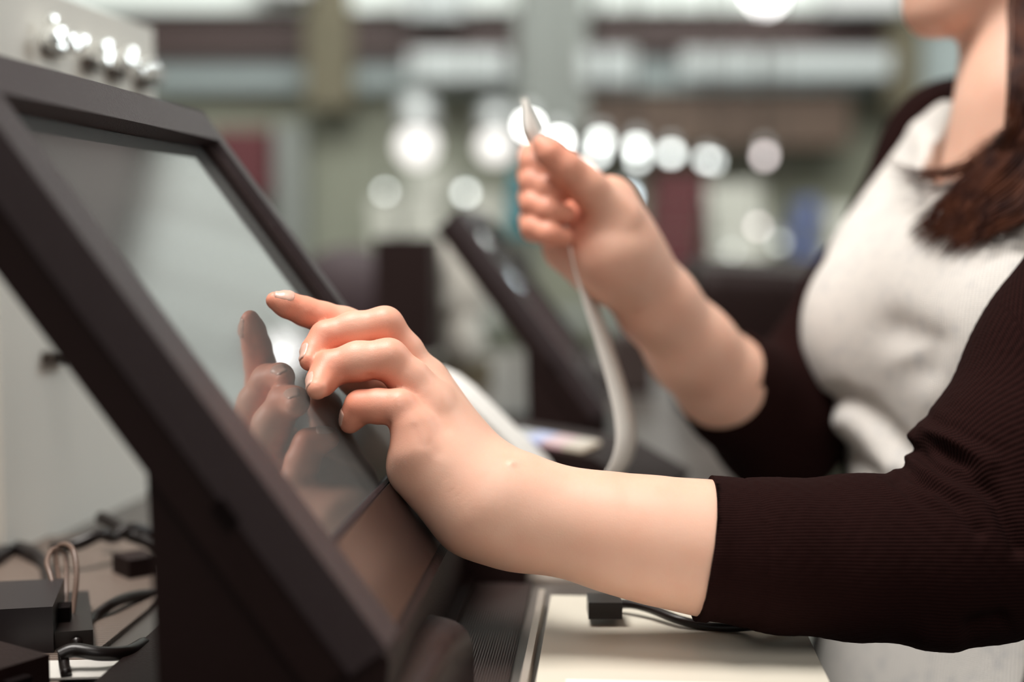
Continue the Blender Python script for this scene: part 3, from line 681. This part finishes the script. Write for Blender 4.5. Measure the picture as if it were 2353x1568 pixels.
# ------------------------------------------------------------------ the near (left) arm with the pointing hand
mm = 0.001
I = [(P(968, 880, .752), 11.4*mm), (P(875, 772, .754), 9.6*mm), (P(790, 744, .748), 8.5*mm), (P(742, 731, .745), 8.0*mm), (P(700, 716, .742), 7.3*mm), (P(658, 700, .738), 6.5*mm), (P(631, 691, .736), 4.6*mm)]
Mi = [(P(970, 890, .742), 11.4*mm), (P(930, 812, .740), 9.9*mm), (P(884, 748, .735), 9.4*mm), (P(812, 759, .734), 9.2*mm), (P(750, 776, .732), 8.4*mm), (P(724, 807, .727), 6.9*mm), (P(711, 830, .719), 5.2*mm)]
Ri = [(P(988, 938, .722), 11.3*mm), (P(941, 874, .722), 10.5*mm), (P(892, 825, .719), 9.9*mm), (P(822, 831, .718), 9.8*mm), (P(760, 847, .718), 9.0*mm), (P(739, 876, .711), 7.3*mm), (P(729, 894, .702), 5.5*mm)]
Pi = [(P(962, 1035, .706), 11.0*mm), (P(947, 982, .707), 9.7*mm), (P(917, 936, .709), 8.7*mm), (P(868, 934, .711), 8.4*mm), (P(828, 934, .713), 7.7*mm), (P(811, 960, .715), 6.1*mm), (P(803, 975, .716), 4.8*mm)]
Th = [(P(1080, 1070, .7640), 14*mm), (P(985, 985, .7740), 12.5*mm), (P(905, 905, .7760), 9.8*mm), (P(868, 892, .7740), 9.6*mm), (P(820, 878, .7660), 8.6*mm), (P(800, 873, .7610), 6.5*mm)]
FA = [(P(1150, 1168, .7241), 19.0*mm), (P(1185, 1177, .7221), 20.8*mm), (P(1240, 1190, .7200), 23.3*mm), (P(1330, 1206, .7180), 25.5*mm), (P(1430, 1228, .7170), 28*mm), (P(1530, 1246, .7160), 30*mm), (P(1640, 1262, .7160), 31.8*mm), (P(1800, 1282, .7180), 34*mm), (P(2000, 1292, .7241), 36*mm), (P(2230, 1290, .7322), 36*mm)]
def palm_field(p):
    k = 0.019
    d = rc(p, P(1112, 1112, .7444), I[0][0], .0140, .0112)
    d = smin(d, rc(p, P(1116, 1126, .7343), Mi[0][0], .0145, .0112), k)
    d = smin(d, rc(p, P(1110, 1145, .7221), Ri[0][0], .0155, .0110), k)
    d = smin(d, rc(p, P(1095, 1150, .7119), Pi[0][0], .0170, .0110), k)
    d = smin(d, rc(p, P(1080, 1170, .7150), P(950, 1085, .7150), .0185, .0115), k)
    d = smin(d, rc(p, P(1090, 1120, .7475), P(990, 1010, .7546), .0170, .0130), k)
    d = smin(d, rc(p, P(1080, 1105, .7322), P(1000, 1030, .7343), .0180, .0130), k)
    d = smin(d, rc(p, P(1130, 1158, .7282), P(1180, 1172, .7231), .0185, .0200), 0.02)
    d = smin(d, rc(p, P(1100, 1172, .7119), P(1180, 1184, .7170), .0160, .0178), 0.015)
    return d
def arm_fore(p):
    return chain(p, FA, 0.01)
def left_arm(p):
    base = smin(palm_field(p), arm_fore(p), 0.018)
    outs = []
    for js in (I, Mi, Ri, Pi):
        f = chain(p, js, 0.0035)
        outs.append(smin(base, f, 0.0065))
    outs.append(smin(base, chain(p, Th, 0.004), 0.012))
    d = outs[0]
    for o in outs[1:]: d = smin(d, o, 0.0006)
    # ulna head at the wrist
    d = smin(d, ell(p, P(1178, 1075, .7241), np.eye(3), (.007, .007, .004)), 0.006)
    return d

# far (right) forearm and fist
R_EL, R_WR = P(1800, 1000, 1.05), P(1430, 612, .93)
RF_ = [(P(1418, 590, .928), 26*mm), (P(1455, 628, .935), 25*mm), (P(1510, 700, .95), 27*mm), (P(1590, 790, .975), 30.5*mm), (P(1665, 870, 1.0), 33.5*mm), (P(1760, 965, 1.04), 38*mm), (P(1830, 1000, 1.07), 38*mm)]
RF = [(a + np.array([0, 0, -.0035]) if i > 2 else a, r * .955) for i, (a, r) in enumerate(RF_)]
def rfinger(y_off, d_off, s, tip):
    # knuckle behind -> middle joint at the left -> fingertip curled back to the palm
    x = y_off
    return [(P(1335, 415 + x, .965 + d_off), 11.5*mm*s), (P(1268, 380 + x*1.02, .955 + d_off), 10.2*mm*s), (P(1224, 372 + x, .928 + d_off), 9.0*mm*s),
            (P(1226, 388 + x, .905 + d_off), 8.4*mm*s), (P(1262, 402 + x, .897 + d_off), 7.6*mm*s), (P(tip, 410 + x, .900 + d_off), 6.2*mm*s)]
RFi = [rfinger(-12, 0.004, 1.0, 1285), rfinger(32, 0, 1.05, 1295), rfinger(82, -.004, 1.0, 1300), rfinger(136, -.006, .95, 1298)]
RTh = [(P(1415, 505, .905), 15*mm), (P(1352, 432, .893), 12.0*mm), (P(1300, 385, .885), 10.2*mm), (P(1262, 352, .882), 8.6*mm), (P(1246, 333, .882), 6.2*mm)]
def right_arm(p):
    b = rc(p, P(1400, 560, .93), P(1330, 430, .955), .023, .016)
    b = smin(b, rc(p, P(1400, 570, .925), P(1320, 500, .95), .023, .016), .015)
    b = smin(b, rc(p, P(1395, 590, .915), P(1300, 570, .94), .0215, .015), .015)
    b = smin(b, rc(p, P(1400, 470, .92), P(1405, 585, .91), .018, .0215), .015)
    b = smin(b, chain(p, RF, 0.01), .02)
    d = smin(b, chain(p, RTh, .004), .010)
    o = d
    for js in RFi: o = smin(o, smin(b, chain(p, js, .004), .006), .0015)
    return o

# torso, neck, head
FV = V3(-.94, 0.02, -.33); FV[2] = 0; FV /= np.linalg.norm(FV)      # facing direction
SV = np.array([FV[1], -FV[0], 0.0])                                 # across
if SV[1] > 0: SV = -SV                                              # towards her left side (the camera side)
ZV = np.array([0, 0, 1.0]); AX = np.stack([FV, SV, ZV])
NB = P(2405, 360, .965)                                             # base of the neck
def B(f, s, z): return NB + f * FV + s * SV + z * ZV
SH_R, SH_L = P(2205, 356, 1.10), P(2790, 300, .80)
EL_L = P(2262, 1285, .7343)
EL_R = P(1800, 1000, 1.06)
def torso_field(p, g=0.0):
    d = ell(p, B(0.006, 0, -.14), AX, (.094 + g, .148 + g, .16 + g))
    d = smin(d, ell(p, B(0.020, 0, -.27), AX, (.086 + g, .124 + g, .13 + g)), .06)
    d = smin(d, ell(p, B(0.024, 0, -.42), AX, (.108 + g, .160 + g, .14 + g)), .08)
    for s, ff in ((-.070, .066), (.070, .064)):
        d = smin(d, ell(p, B(ff, s, -.118), AX, (.062 + g, .060 + g, .062 + g)), .055)
    d = smin(d, rc(p, NB + np.array([0, 0, -.004]), SH_R + np.array([0, 0, .0]), .045 + g, .042 + g), .04)
    d = smin(d, rc(p, NB + np.array([0, 0, -.010]), SH_L + np.array([0, 0, .0]), .045 + g, .042 + g), .04)
    d = smin(d, rc(p, B(.02, 0, -.05), B(.050, 0, -.09), .05 + g, .05 + g), .05)
    return d
NK0, NK1 = B(0.0, 0, -.03), P(2398, 150, .975)
HC = P(2318, -308, .985)                                            # head centre
HF = V3(-.955, 0.05, -.29); HS = np.cross(HF, ZV); HS /= np.linalg.norm(HS)
if HS[1] > 0: HS = -HS
HU = np.cross(HS, HF); HU = HU if HU[2] > 0 else -HU; HA = np.stack([HF, HS, HU])
def H(f, s, u): return HC + f * HF + s * HS + u * HU
def head_field(p):
    d = ell(p, H(-.012, 0, .028), HA, (.090, .072, .088))
    d = smin(d, ell(p, H(.018, 0, -.045), HA, (.062, .056, .072)), .03)
    d = smin(d, rc(p, H(.062, 0, -.098), H(.060, 0, -.088), .017, .018), .022)     # chin
    for s in (-1, 1):
        d = smin(d, rc(p, H(.055, s * .012, -.100), H(-.018, s * .050, -.058), .012, .014), .018)
        d = smin(d, ell(p, H(.048, s * .036, -.028), HA, (.022, .018, .020)), .015)
        d = smax(d, -ell(p, H(.080, s * .031, .006), HA, (.012, .017, .010)), .012)
        d = smin(d, ell(p, H(.062, s * .031, .005), HA, (.0125, .0135, .0115)), .002)
        d = smin(d, rc(p, H(.078, s * .014, .022), H(.068, s * .045, .022), .005, .004), .01)
        d = smin(d, ell(p, H(-.008, s * .075, -.008), HA, (.016, .006, .028)), .004)
    d = smin(d, rc(p, H(.078, 0, .012), H(.096, 0, -.026), .006, .0095), .008)
    for s in (-1, 1): d = smin(d, ell(p, H(.088, s * .010, -.030), HA, (.009, .007, .006)), .004)
    d = smin(d, ell(p, H(.077, 0, -.058), HA, (.012, .024, .0060)), .004)          # lips
    d = smin(d, ell(p, H(.075, 0, -.069), HA, (.012, .021, .0068)), .0025)
    return d
def upper_body(p):
    d = torso_field(p, -.014)
    n = chain(p, [(NK0, .058), (B(.006, 0, .03), .052), (NK1, .0505), (H(-.02, 0, -.05), .05)], .02)
    d = smin(d, n, .035)
    d = smin(d, head_field(p), .012)
    d = smin(d, chain(p, [(SH_L, .034), (EL_L, .032)]), .04)
    d = smin(d, chain(p, [(SH_R, .034), (EL_R, .033)]), .04)
    return d

def bounds(pts, m): a = np.array(pts); return a.min(0) - m, a.max(0) + m
person = thing('person', 'person in white sweater and black cardigan pointing at screen, holding up a receipt', 'person', (float(NB[0]), float(NB[1]), 0.0))

# --- skin: three fields meshed at the detail they need, welded into a single body mesh
lo, hi = bounds([j[0] for js in (I, Mi, Ri, Pi, Th) for j in js] + [P(1640, 1262, .7160)], .04)
Va, Qa = mesh_field(left_arm, lo, np.array([FA[7][0][0], hi[1], hi[2] + .0]), 0.00112, 1)
Na = normals(Va, Qa)
for (px, py, s, a) in [(886, 722, 22, .0008), (905, 798, 22, .0008), (928, 912, 20, .0008), (742, 752, 16, .0004), (748, 830, 16, .0004), (1178, 1056, 7, .0010),
                       (850, 872, 8, -.0008), (885, 980, 8, -.0008), (762, 792, 8, -.0006), (1200, 1160, 34, -.0009), (1185, 1235, 30, -.0007)]:
    Va = Va + cambump(Va, Na, px, py, s, a, .6, .82)
def crease(x, y, pts, wd):
    out = np.zeros(len(x))
    for (x0, y0), (x1, y1) in zip(pts, pts[1:]):
        t = np.clip(((x - x0) * (x1 - x0) + (y - y0) * (y1 - y0)) / ((x1 - x0) ** 2 + (y1 - y0) ** 2), 0, 1)
        out = np.maximum(out, np.exp(-((x - x0 - t * (x1 - x0)) ** 2 + (y - y0 - t * (y1 - y0)) ** 2) / (2 * wd * wd)))
    return out
xa, ya, da = cam_pix(Va); face_ = ((Na @ np.array([0, ct, -st_])) < .1) & (xa > 930)
for pts_, wd_, am_ in [([(985, 915), (1004, 948)], 10, -.0014), ([(1014, 962), (1026, 988)], 7, -.0010), ([(953, 985), (968, 1022)], 8, -.0011), ([(990, 1022), (1006, 1042)], 8, -.0010),
                       ([(972, 850), (1010, 905), (1075, 1010)], 11, .0006), ([(1005, 950), (1050, 1010), (1100, 1080)], 12, .0005), ([(978, 1000), (1020, 1060)], 12, .0005)]:
    Va = Va + (face_ * am_ * .32 * crease(xa, ya, pts_, wd_))[:, None] * Na
# skin creases over the finger joints
xa, ya, da = cam_pix(Va)
for (cx_, cy_, ang, n_, sp) in [(884, 740, 55, 3, 7), (896, 815, 55, 3, 7), (922, 928, 60, 3, 7), (748, 770, 30, 2, 6), (755, 845, 30, 2, 6), (700, 716, 75, 3, 6), (1050, 1130, -35, 5, 9)]:
    ca, sa = math.cos(math.radians(ang)), math.sin(math.radians(ang))
    u = (xa - cx_) * sa - (ya - cy_) * ca; v = (xa - cx_) * ca + (ya - cy_) * sa
    wd = math.exp(0) * np.exp(-(u / (sp * n_)) ** 2) * np.exp(-(v / 26) ** 2) * (np.abs(da - .70) < .06)
    Va = Va - (wd * 0.00022 * (0.5 + 0.5 * np.cos(2 * np.pi * u / sp)))[:, None] * Na
fl = np.zeros(len(Va))
for js, ks in ((I, (3, 5, 6)), (Mi, (2, 4, 6)), (Ri, (2, 4, 6)), (Pi, (2, 4, 6, 0)), (Th, (5,))):
    for k in ks: fl += {0: .35}.get(k, .5) * gauss(Va, js[k][0], .0095)
for js in (I, Mi, Ri, Pi):
    for k in range(1, 6):                                            # palm side of the fingers is redder
        c = js[k][0] + 0.008 * V3(0.15, .95, .2); fl += .30 * gauss(Va, c, .008)
fl = np.clip(fl, 0, .75)

lo, hi = bounds([j[0] for js in RFi + [RTh] for j in js] + [RF[1][0], RF[6][0]], .045)
Vb, Qb = mesh_field(right_arm, lo, hi, 0.0019, 1)
flb = np.zeros(len(Vb))
for js in RFi:
    for k in (2, 3, 4, 5): flb += .42 * gauss(Vb, js[k][0], .012)
for k in (2, 3, 4): flb += .4 * gauss(Vb, RTh[k][0], .014)
flb += .55 * gauss(Vb, P(1310, 450, .92), .02) + .35 * gauss(Vb, P(1290, 590, .93), .022)
flb = np.clip(flb * .7, 0, .6)
lo, hi = bounds([HC + np.array([0, 0, .13]), HC - .12, B(0, 0, -.66), SH_L, SH_R, EL_L, EL_R], .06)
lo = np.minimum(lo, HC - np.array([.13, .11, .1])); hi = np.maximum(hi, HC + np.array([.13, .11, .15])); lo2 = lo - 0.02; hi2 = hi + 0.02
Vc, Qc = mesh_field(upper_body, lo2, hi2, 0.0036, 1)
flc = .35 * gauss(Vc, H(.05, -.036, -.03), .02) + .35 * gauss(Vc, H(.05, .036, -.03), .02)
Vs = np.concatenate([Va, Vb, Vc]); Qs = np.concatenate([Qa, Qb + len(Va), Qc + len(Va) + len(Vb)])
me = to_mesh('body', Vs, Qs, {'flush': np.concatenate([fl, flb, flc])})
body = link('body', me, M['skin'], person, world=True)
# lips coloured by a second material on the faces they cover
me.materials.append(M['lips'])
fc = Vs[Qs].mean(1); ql = (fc - HC) @ HA.T
lipm = (ql[:, 0] > .072) & (np.abs(ql[:, 1]) < .024) & (ql[:, 2] < -.0525) & (ql[:, 2] > -.0755)
me.polygons.foreach_set('material_index', lipm.astype(np.int32))

# --- fingernails
def nail(tip, prev, r, nrm, ln, wd, shift=0.0, lift=-.00004):
    a = tip - prev; a /= np.linalg.norm(a); n = np.array(nrm); n = n - a * (n @ a); n /= np.linalg.norm(n); b = np.cross(a, n)
    c = tip + a * shift; bm = bmesh.new(); NU, NV_ = 10, 10; rows = []
    # find the skin surface along the nail normal from the field itself
    for i in range(NU + 1):
        u = -ln * 0.62 + ln * i / NU; row = []
        e = abs(2 * i / NU - 1); half = (wd / 2) * (1 - max(0, e - .55) ** 2 * 1.9)
        for j in range(NV_ + 1):
            ph = (2 * j / NV_ - 1) * half / r
            dr = n * math.cos(ph) + b * math.sin(ph); o = c + a * u
            t = np.linspace(.0015, .014, 60); f = left_arm(o + t[:, None] * dr); k = np.argmax(f > 0)
            lf = .00014 - .0007 * max(0, (abs(2 * j / NV_ - 1) - .6) / .4) ** 2 - .0006 * max(0, (1 - 2 * i / NU - .7) / .3) ** 2 - .0002 * max(0, (2 * i / NU - 1 - .8) / .2)
            row.append(bm.verts.new(Vector(o + dr * (t[k] + lift + lf))))
        rows.append(row)
    for A_, B_ in zip(rows, rows[1:]):
        for j in range(NV_): bm.faces.new([A_[j], A_[j + 1], B_[j + 1], B_[j]])
    o = bm_link('fingernail', bm, M['nail'], person, smooth=True, world=True)
    md = o.modifiers.new('thickness', 'SOLIDIFY'); md.thickness = .00022; md.offset = 0
    return o
nail(I[6][0], I[5][0], .0060, V3(.25, -.80, -.55), .0108, .0090, -.0022)
nail(Mi[6][0], Mi[5][0], .0060, V3(-.80, -.45, -.40), .0105, .0090, -.001)
nail(Ri[6][0], Ri[5][0], .0065, V3(-.85, -.35, -.40), .0105, .0095, -.001)
nail(Pi[6][0], Pi[5][0], .0058, V3(-.85, -.35, -.38), .0085, .0078, -.0008)

# ------------------------------------------------------------------ sweater
def noise3(V, s, seed=0.0):
    return (np.sin(V[:, 0] * s + 1.3 + seed) * np.sin(V[:, 1] * s * 1.17 + .7 + seed * 2) + np.sin(V[:, 2] * s * .93 + 2.1 + seed) * np.sin((V[:, 0] + V[:, 1]) * s * .71 + seed)) * .5
def sweater(p):
    d = torso_field(p, .006)
    d = smin(d, chain(p, [(SH_L, .049), (SH_L * .6 + EL_L * .4, .045)]), .04)
    d = smin(d, chain(p, [(SH_R, .049), (SH_R * .6 + EL_R * .4, .045)]), .04)
    neck = chain(p, [(B(0.020, 0, -.040), .068), (B(.004, 0, .06), .068), (B(0, 0, .2), .09)], .01)
    d = smax(d, -neck, .004)
    d = smax(d, (B(0, 0, -.50)[2] - p[:, 2]), .006)
    return d
lo, hi = bounds([B(.2, .2, -.62), B(-.16, -.2, .05), B(.2, -.2, .05), B(-.16, .2, 0), SH_L, SH_R], .06)
V, Qd = mesh_field(sweater, lo, hi, 0.0032, 2)
N = normals(V, Qd); x, y, dd = cam_pix(V)
q = (V - NB) @ AX.T
# waist folds: a deep diagonal crease under the bust and soft drapes
def crease(x, y, pts, wd):
    out = np.zeros(len(x))
    for (x0, y0), (x1, y1) in zip(pts, pts[1:]):
        t = np.clip(((x - x0) * (x1 - x0) + (y - y0) * (y1 - y0)) / ((x1 - x0) ** 2 + (y1 - y0) ** 2), 0, 1)
        out = np.maximum(out, np.exp(-((x - x0 - t * (x1 - x0)) ** 2 + (y - y0 - t * (y1 - y0)) ** 2) / (2 * wd * wd)))
    return out
front = (N @ np.array([0, ct, -st_])) < 0.35
V = V - (front * .0070 * crease(x, y, [(1880, 935), (1930, 912), (1990, 935), (2045, 990), (2095, 1050)], 17))[:, None] * N
V = V + (front * .0065 * crease(x, y, [(1900, 990), (1950, 965), (2010, 1010), (2050, 1070)], 26))[:, None] * N
V = V - (front * .0040 * crease(x, y, [(1900, 960), (1925, 1010), (1970, 1060), (2020, 1085)], 13))[:, None] * N
V = V - (front * .0060 * crease(x, y, [(2060, 760), (2130, 790), (2120, 850)], 34))[:, None] * N
V = V + (front * .0030 * crease(x, y, [(2110, 300), (2140, 400)], 16) - front * .003 * crease(x, y, [(2140, 300), (2165, 380)], 12))[:, None] * N
V = V + (.0012 * noise3(V, 38))[:, None] * N
neckd = chain(V, [(B(0.020, 0, -.040), .068), (B(.004, 0, .06), .068), (B(0, 0, .2), .09)], .01)
V = V + (.0022 * np.exp(-((neckd - .006) / .006) ** 2))[:, None] * N          # collar band
ang = np.arctan2(q[:, 1], q[:, 0]) * .125
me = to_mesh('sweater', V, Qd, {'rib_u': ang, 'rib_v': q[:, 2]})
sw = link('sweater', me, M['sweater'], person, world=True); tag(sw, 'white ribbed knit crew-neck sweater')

# ------------------------------------------------------------------ cardigan
SL = [(P(1640, 1262, .7160), .0362), (P(1800, 1276, .7160), .0370), (P(1960, 1283, .7200), .0400), (P(2130, 1280, .7251), .0425), (P(2262, 1262, .7343), .0440)]
SU = [(P(2262, 1262, .7343), .0440), (P(2330, 1090, .7475), .0485), (P(2470, 850, .7678), .052), (SH_L, .056)]
cuff_n = (SL[0][0] - P(1500, 1243, .7160)); cuff_n /= np.linalg.norm(cuff_n)
RS = [(P(1640, 850, .992), .0365), (P(1700, 910, 1.02), .0400), (P(1790, 985, 1.055), .046)]
RU = [(P(1790, 985, 1.055), .046), (SH_R * .45 + EL_R * .55, .045), (SH_R, .049)]
rcn = P(1760, 965, 1.04) - P(1590, 790, .975); rcn /= np.linalg.norm(rcn)
cuff_p, rcuff_p = P(1616, 1260, .7160), P(1655, 872, .995)
def sleeve(p):
    a = smin(chain(p, SL, .01), chain(p, SU, .02), .02)
    return np.maximum(a, -((p - cuff_p) @ cuff_n))
def cardigan(p):
    r = smin(chain(p, RS, .01), chain(p, RU, .02), .02)
    r = np.maximum(r, -((p - rcuff_p) @ rcn))
    t = torso_field(p, .0125)
    t = smin(t, chain(p, [(SH_R, .0525), (SH_R * .7 + EL_R * .3, .05)]), .03)
    t = smin(t, chain(p, [(SH_L, .056), (SH_L * .7 + EL_L * .3, .055)]), .03)
    q = (p - NB) @ AX.T
    front = q[:, 0] - (.012 + 1.2 * np.maximum(0, np.abs(q[:, 1]) - .10) - 0.25 * np.minimum(0, q[:, 2] + .02))
    t = smax(t, front, .004)
    neck = chain(p, [(B(0.0, 0, -.06), .070), (B(.0, 0, .06), .072), (B(0, 0, .2), .09)], .01)
    t = smax(t, -neck, .006)
    t = smax(t, (B(0, 0, -.60)[2] - p[:, 2]), .006)
    return np.minimum(r, t)
lo, hi = bounds([s[0] for s in SL + SU + RS + RU] + [B(.1, .2, -.62), B(-.18, -.2, .05), B(.1, -.2, 0), B(-.18, .2, -.6)], .07)
V0, Q0 = mesh_field(cardigan, lo, hi, 0.0032, 1)
lo, hi = bounds([s[0] for s in SL + SU], .065)
V, Qd = mesh_field(sleeve, lo, hi, 0.0019, 2); nslv = len(V)
Qd = np.concatenate([Qd, Q0 + len(V)]); V = np.concatenate([V, V0])
for n_, p_ in ((cuff_n, cuff_p), (rcn, rcuff_p)):                     # clean straight cuffs
    tc = (V - p_) @ n_; m_ = (tc < .0019) & (np.linalg.norm(V - p_, axis=1) < .075)
    V = V - (np.where(m_, tc, 0))[:, None] * n_
tc = (V - cuff_p) @ cuff_n; rv_ = (V - cuff_p) - tc[:, None] * cuff_n; rl = np.linalg.norm(rv_, axis=1)
m_ = (np.arange(len(V)) < nslv) & (tc < .0065) & (rl > .0295) & (rl < .046)
V = np.where(m_[:, None], cuff_p + tc[:, None] * cuff_n + rv_ * (np.maximum(rl, .0368) / np.maximum(rl, 1e-6))[:, None], V)
N = normals(V, Qd); x, y, dd = cam_pix(V)
axis = SL[4][0] - SL[0][0]; axis /= np.linalg.norm(axis)
tA = (V - SL[0][0]) @ axis; rad = V - SL[0][0] - tA[:, None] * axis
e1 = np.cross(axis, np.array([0, 0, 1.0])); e1 /= np.linalg.norm(e1); e2 = np.cross(axis, e1)
phi = np.arctan2(rad @ e2, rad @ e1)
onsl = (np.arange(len(V)) < nslv)
edge = 1 - np.exp(-((tA + .0022) / .007) ** 2)
# gathered folds at the crook of the elbow
cxk, cyk = 2060, 1010
rr = np.hypot(x - cxk, y - cyk); th = np.arctan2(y - cyk, x - cxk)
ph2 = (y - 1010) * 0.86 - (x - 2110) * 0.50 + 12 * np.sin(x / 60)
fold = np.exp(-((x - 2150) / 95) ** 2 - ((y - 1075) / 85) ** 2) * onsl
V = V + (fold * .0026 * np.cos(2 * np.pi * ph2 / 46))[:, None] * N
V = V + (onsl * .0042 * crease(x, y, [(2105, 1000), (2180, 1010), (2270, 1070)], 16))[:, None] * N
V = V - (onsl * .0050 * crease(x, y, [(2120, 1030), (2200, 1060), (2290, 1150), (2345, 1260)], 13))[:, None] * N
V = V - (onsl * .0030 * crease(x, y, [(2070, 1095), (2160, 1120), (2250, 1220)], 12))[:, None] * N
V = V + (onsl * .0030 * crease(x, y, [(2130, 1465), (2190, 1475)], 22) - onsl * .004 * crease(x, y, [(2235, 1440), (2300, 1425)], 14))[:, None] * N
V = V - (onsl * .0010 * np.exp(-((tA - .0160) / .0012) ** 2))[:, None] * N      # seam of the cuff
V = V + (onsl * edge * .0007 * noise3(V, 95) + onsl * edge * .0003 * noise3(V, 700, 3) + (~onsl) * .0012 * noise3(V, 45))[:, None] * N
q = (V - NB) @ AX.T
ru = np.where(onsl & (tA < .16), phi * .036, np.arctan2(q[:, 1], q[:, 0]) * .14); rv = np.where(onsl, tA, q[:, 2])
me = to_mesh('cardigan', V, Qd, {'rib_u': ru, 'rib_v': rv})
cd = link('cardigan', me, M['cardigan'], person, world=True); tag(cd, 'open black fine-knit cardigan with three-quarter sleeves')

# ------------------------------------------------------------------ trousers and shoes (below the counter edge)
def trousers(p):
    d = ell(p, B(0.012, 0, -.52), AX, (.112, .162, .16))
    for s in (-.085, .085):
        d = smin(d, chain(p, [(B(0, s, -.60), .088), (B(.01, s * 1.05, -1.02), .060), (B(-.01, s * 1.1, -1.0 * NB[2] + .09), .050)], .03), .03)
    d = smax(d, p[:, 2] - B(0, 0, -.480)[2], .005)
    return smax(d, .055 - p[:, 2], .004)
lo, hi = bounds([B(.15, .22, -.6), B(-.15, -.22, -.5), B(.15, -.22, -.6), B(-.15, .22, -.6)], .04); lo[2] = 0.02
V, Qd = mesh_field(trousers, lo, hi, 0.007, 1)
link('trousers', to_mesh('trousers', V, Qd), M['trousers'], person, world=True)
for s in (-.093, .093):
    fp = B(0, s, 0); fp[2] = 0
    def shoe(p, fp=fp):
        d = rc(p, fp + FV * -.045 + ZV * .045, fp + FV * .13 + ZV * .032, .040, .030)
        d = smin(d, rc(p, fp + ZV * .05, fp + ZV * .09 - FV * .02, .045, .046), .02)
        return smax(d, .004 - p[:, 2], .004)
    V, Qd = mesh_field(shoe, fp + np.array([-.22, -.22, -.01]), fp + np.array([.22, .22, .16]), .006, 1)
    link('shoe', to_mesh('shoe', V, Qd), M['shoe'], person, world=True)

# ------------------------------------------------------------------ hair: a cap over the skull and long locks falling over the shoulder
def hair_cap(p):
    d = ell(p, H(-.022, 0, .034), HA, (.100, .084, .094))
    d = smin(d, rc(p, H(-.055, 0, 0), B(-.075, 0, -.02), .065, .05), .03)
    q = (p - HC) @ HA.T
    d = smax(d, q[:, 0] - (.030 + .55 * np.maximum(q[:, 2], -.03)), .012)
    return d + .0009 * np.sin(q[:, 1] * 900 + q[:, 0] * 300)
lo, hi = bounds([H(-.14, .1, -.1), H(.1, -.1, .14), H(.1, .1, .14), B(-.13, 0, -.08)], .03)
V, Qd = mesh_field(hair_cap, lo - .02, hi + .02, .0032, 1)
bm = bmesh.new(); vs = [bm.verts.new(v) for v in V]
for q_ in Qd: bm.faces.new([vs[i] for i in q_])
def lock(ctrl, r0, seg=4):
    pts = catmull(ctrl, 5); n = len(pts)
    tube(bm, pts, [r0 * (1 - .92 * (i / (n - 1)) ** 2.2) for i in range(n)], seg)
def on_cloth(px, py, off=.006, default=.84):
    ds = np.linspace(.70, 1.05, 141); pts = np.array([P(px, py, d) for d in ds]); f = np.minimum(sweater(pts), cardigan(pts)); k = np.argmax(f < off)
    return pts[k] if f[k] < off else P(px, py, default)
for i in range(760):                                                 # the lock that falls forward over the near side
    t = random.random() ** 1.15; u = random.gauss(0, 1)
    root = H(-.015 + .03 * random.random(), .074 + .008 * random.random(), .035 * random.random())
    e = random.random() ** 2.2
    if random.random() < .16: t = min(1, abs(random.gauss(0, .12)))
    e = random.random() ** 1.3; ex = 2080 + 125 * t + 140 * e + 8 * u; ey = 544 + 44 * math.sin(t * 2.4) - 100 * e * (1 - .4 * t) + 9 * u - 10 * t
    of = .004 + .010 * random.random()
    if random.random() < .35: ex -= 18 * random.random(); ey += 14 * random.gauss(0, 1)
    lock([root, P(2420 + 50 * t, -40 + 20 * u, .885), P(2410 + 45 * t + 6 * u, 130 + 30 * t, .865), on_cloth(2350 + 25 * t + 3 * u, 262 + 205 * t + 5 * u, of),
          on_cloth(2232 + 62 * t + 3 * u, 398 + 128 * t + 4 * u, of), on_cloth(ex, ey, of * .6)], .0008 + .0005 * random.random())
for i in range(110):                                                 # fine strands hanging straight before the neck
    t = random.random(); x1 = 2318 + 90 * t + 10 * random.gauss(0, 1)
    lock([H(.0, .076, .03), P(x1 + 20, -60, .90), P(x1 + 5, 90, .885), P(x1 - 18 * t, 240, .870), on_cloth(2290 + 70 * t, 380 + 60 * t, .006), on_cloth(2200 + 90 * t, 470 + 70 * t, .004)], .0006)
for i in range(46):                                                  # a thin wisp curving out over the chest
    t = random.gauss(0, 1); e = random.random(); of = .004 + .006 * random.random()
    lock([P(2430, 120, .87), P(2400, 240 + 8 * t, .86), on_cloth(2318 + 4 * t, 318 + 8 * t, of), on_cloth(2225 + 5 * t, 385 + 6 * t, of), on_cloth(2140 - 40 * e, 402 + 7 * t, of), on_cloth(2075 - 50 * e, 392 + 12 * t - 12 * e, of)], .00042, 3)
for i in range(34):                                                  # loose single hairs
    y0 = 330 + 60 * random.random(); of = .008
    lock([P(2400, 60 + 60 * random.random(), .87), P(2350, 240 + 30 * random.random(), .855), on_cloth(2240 + 30 * random.random(), y0, of),
          on_cloth(2120 + 60 * random.random(), y0 + 45 + 60 * random.random(), of), on_cloth(2040 + 70 * random.random(), y0 + 30 + 90 * random.random(), of)], .00026, 3)
for i in range(420):                                                 # hair down the back
    s = random.uniform(-1, 1); f = random.uniform(-.11, -.075)
    a = .028 + .02 * random.random()
    lock([H(f * .8, s * .05, .02), B(-.075 - a * .5, s * .075, .03), B(-.085 - a, s * .10, -.10), B(-.080 - a + .01 * random.random(), s * .10 + .01 * random.gauss(0, 1), -.24 - .07 * random.random())], .0013)
hr = bm_link('hair', bm, M['hair'], person, smooth=True, world=True)
tag(hr, 'long straight dark brown hair falling over the chest')
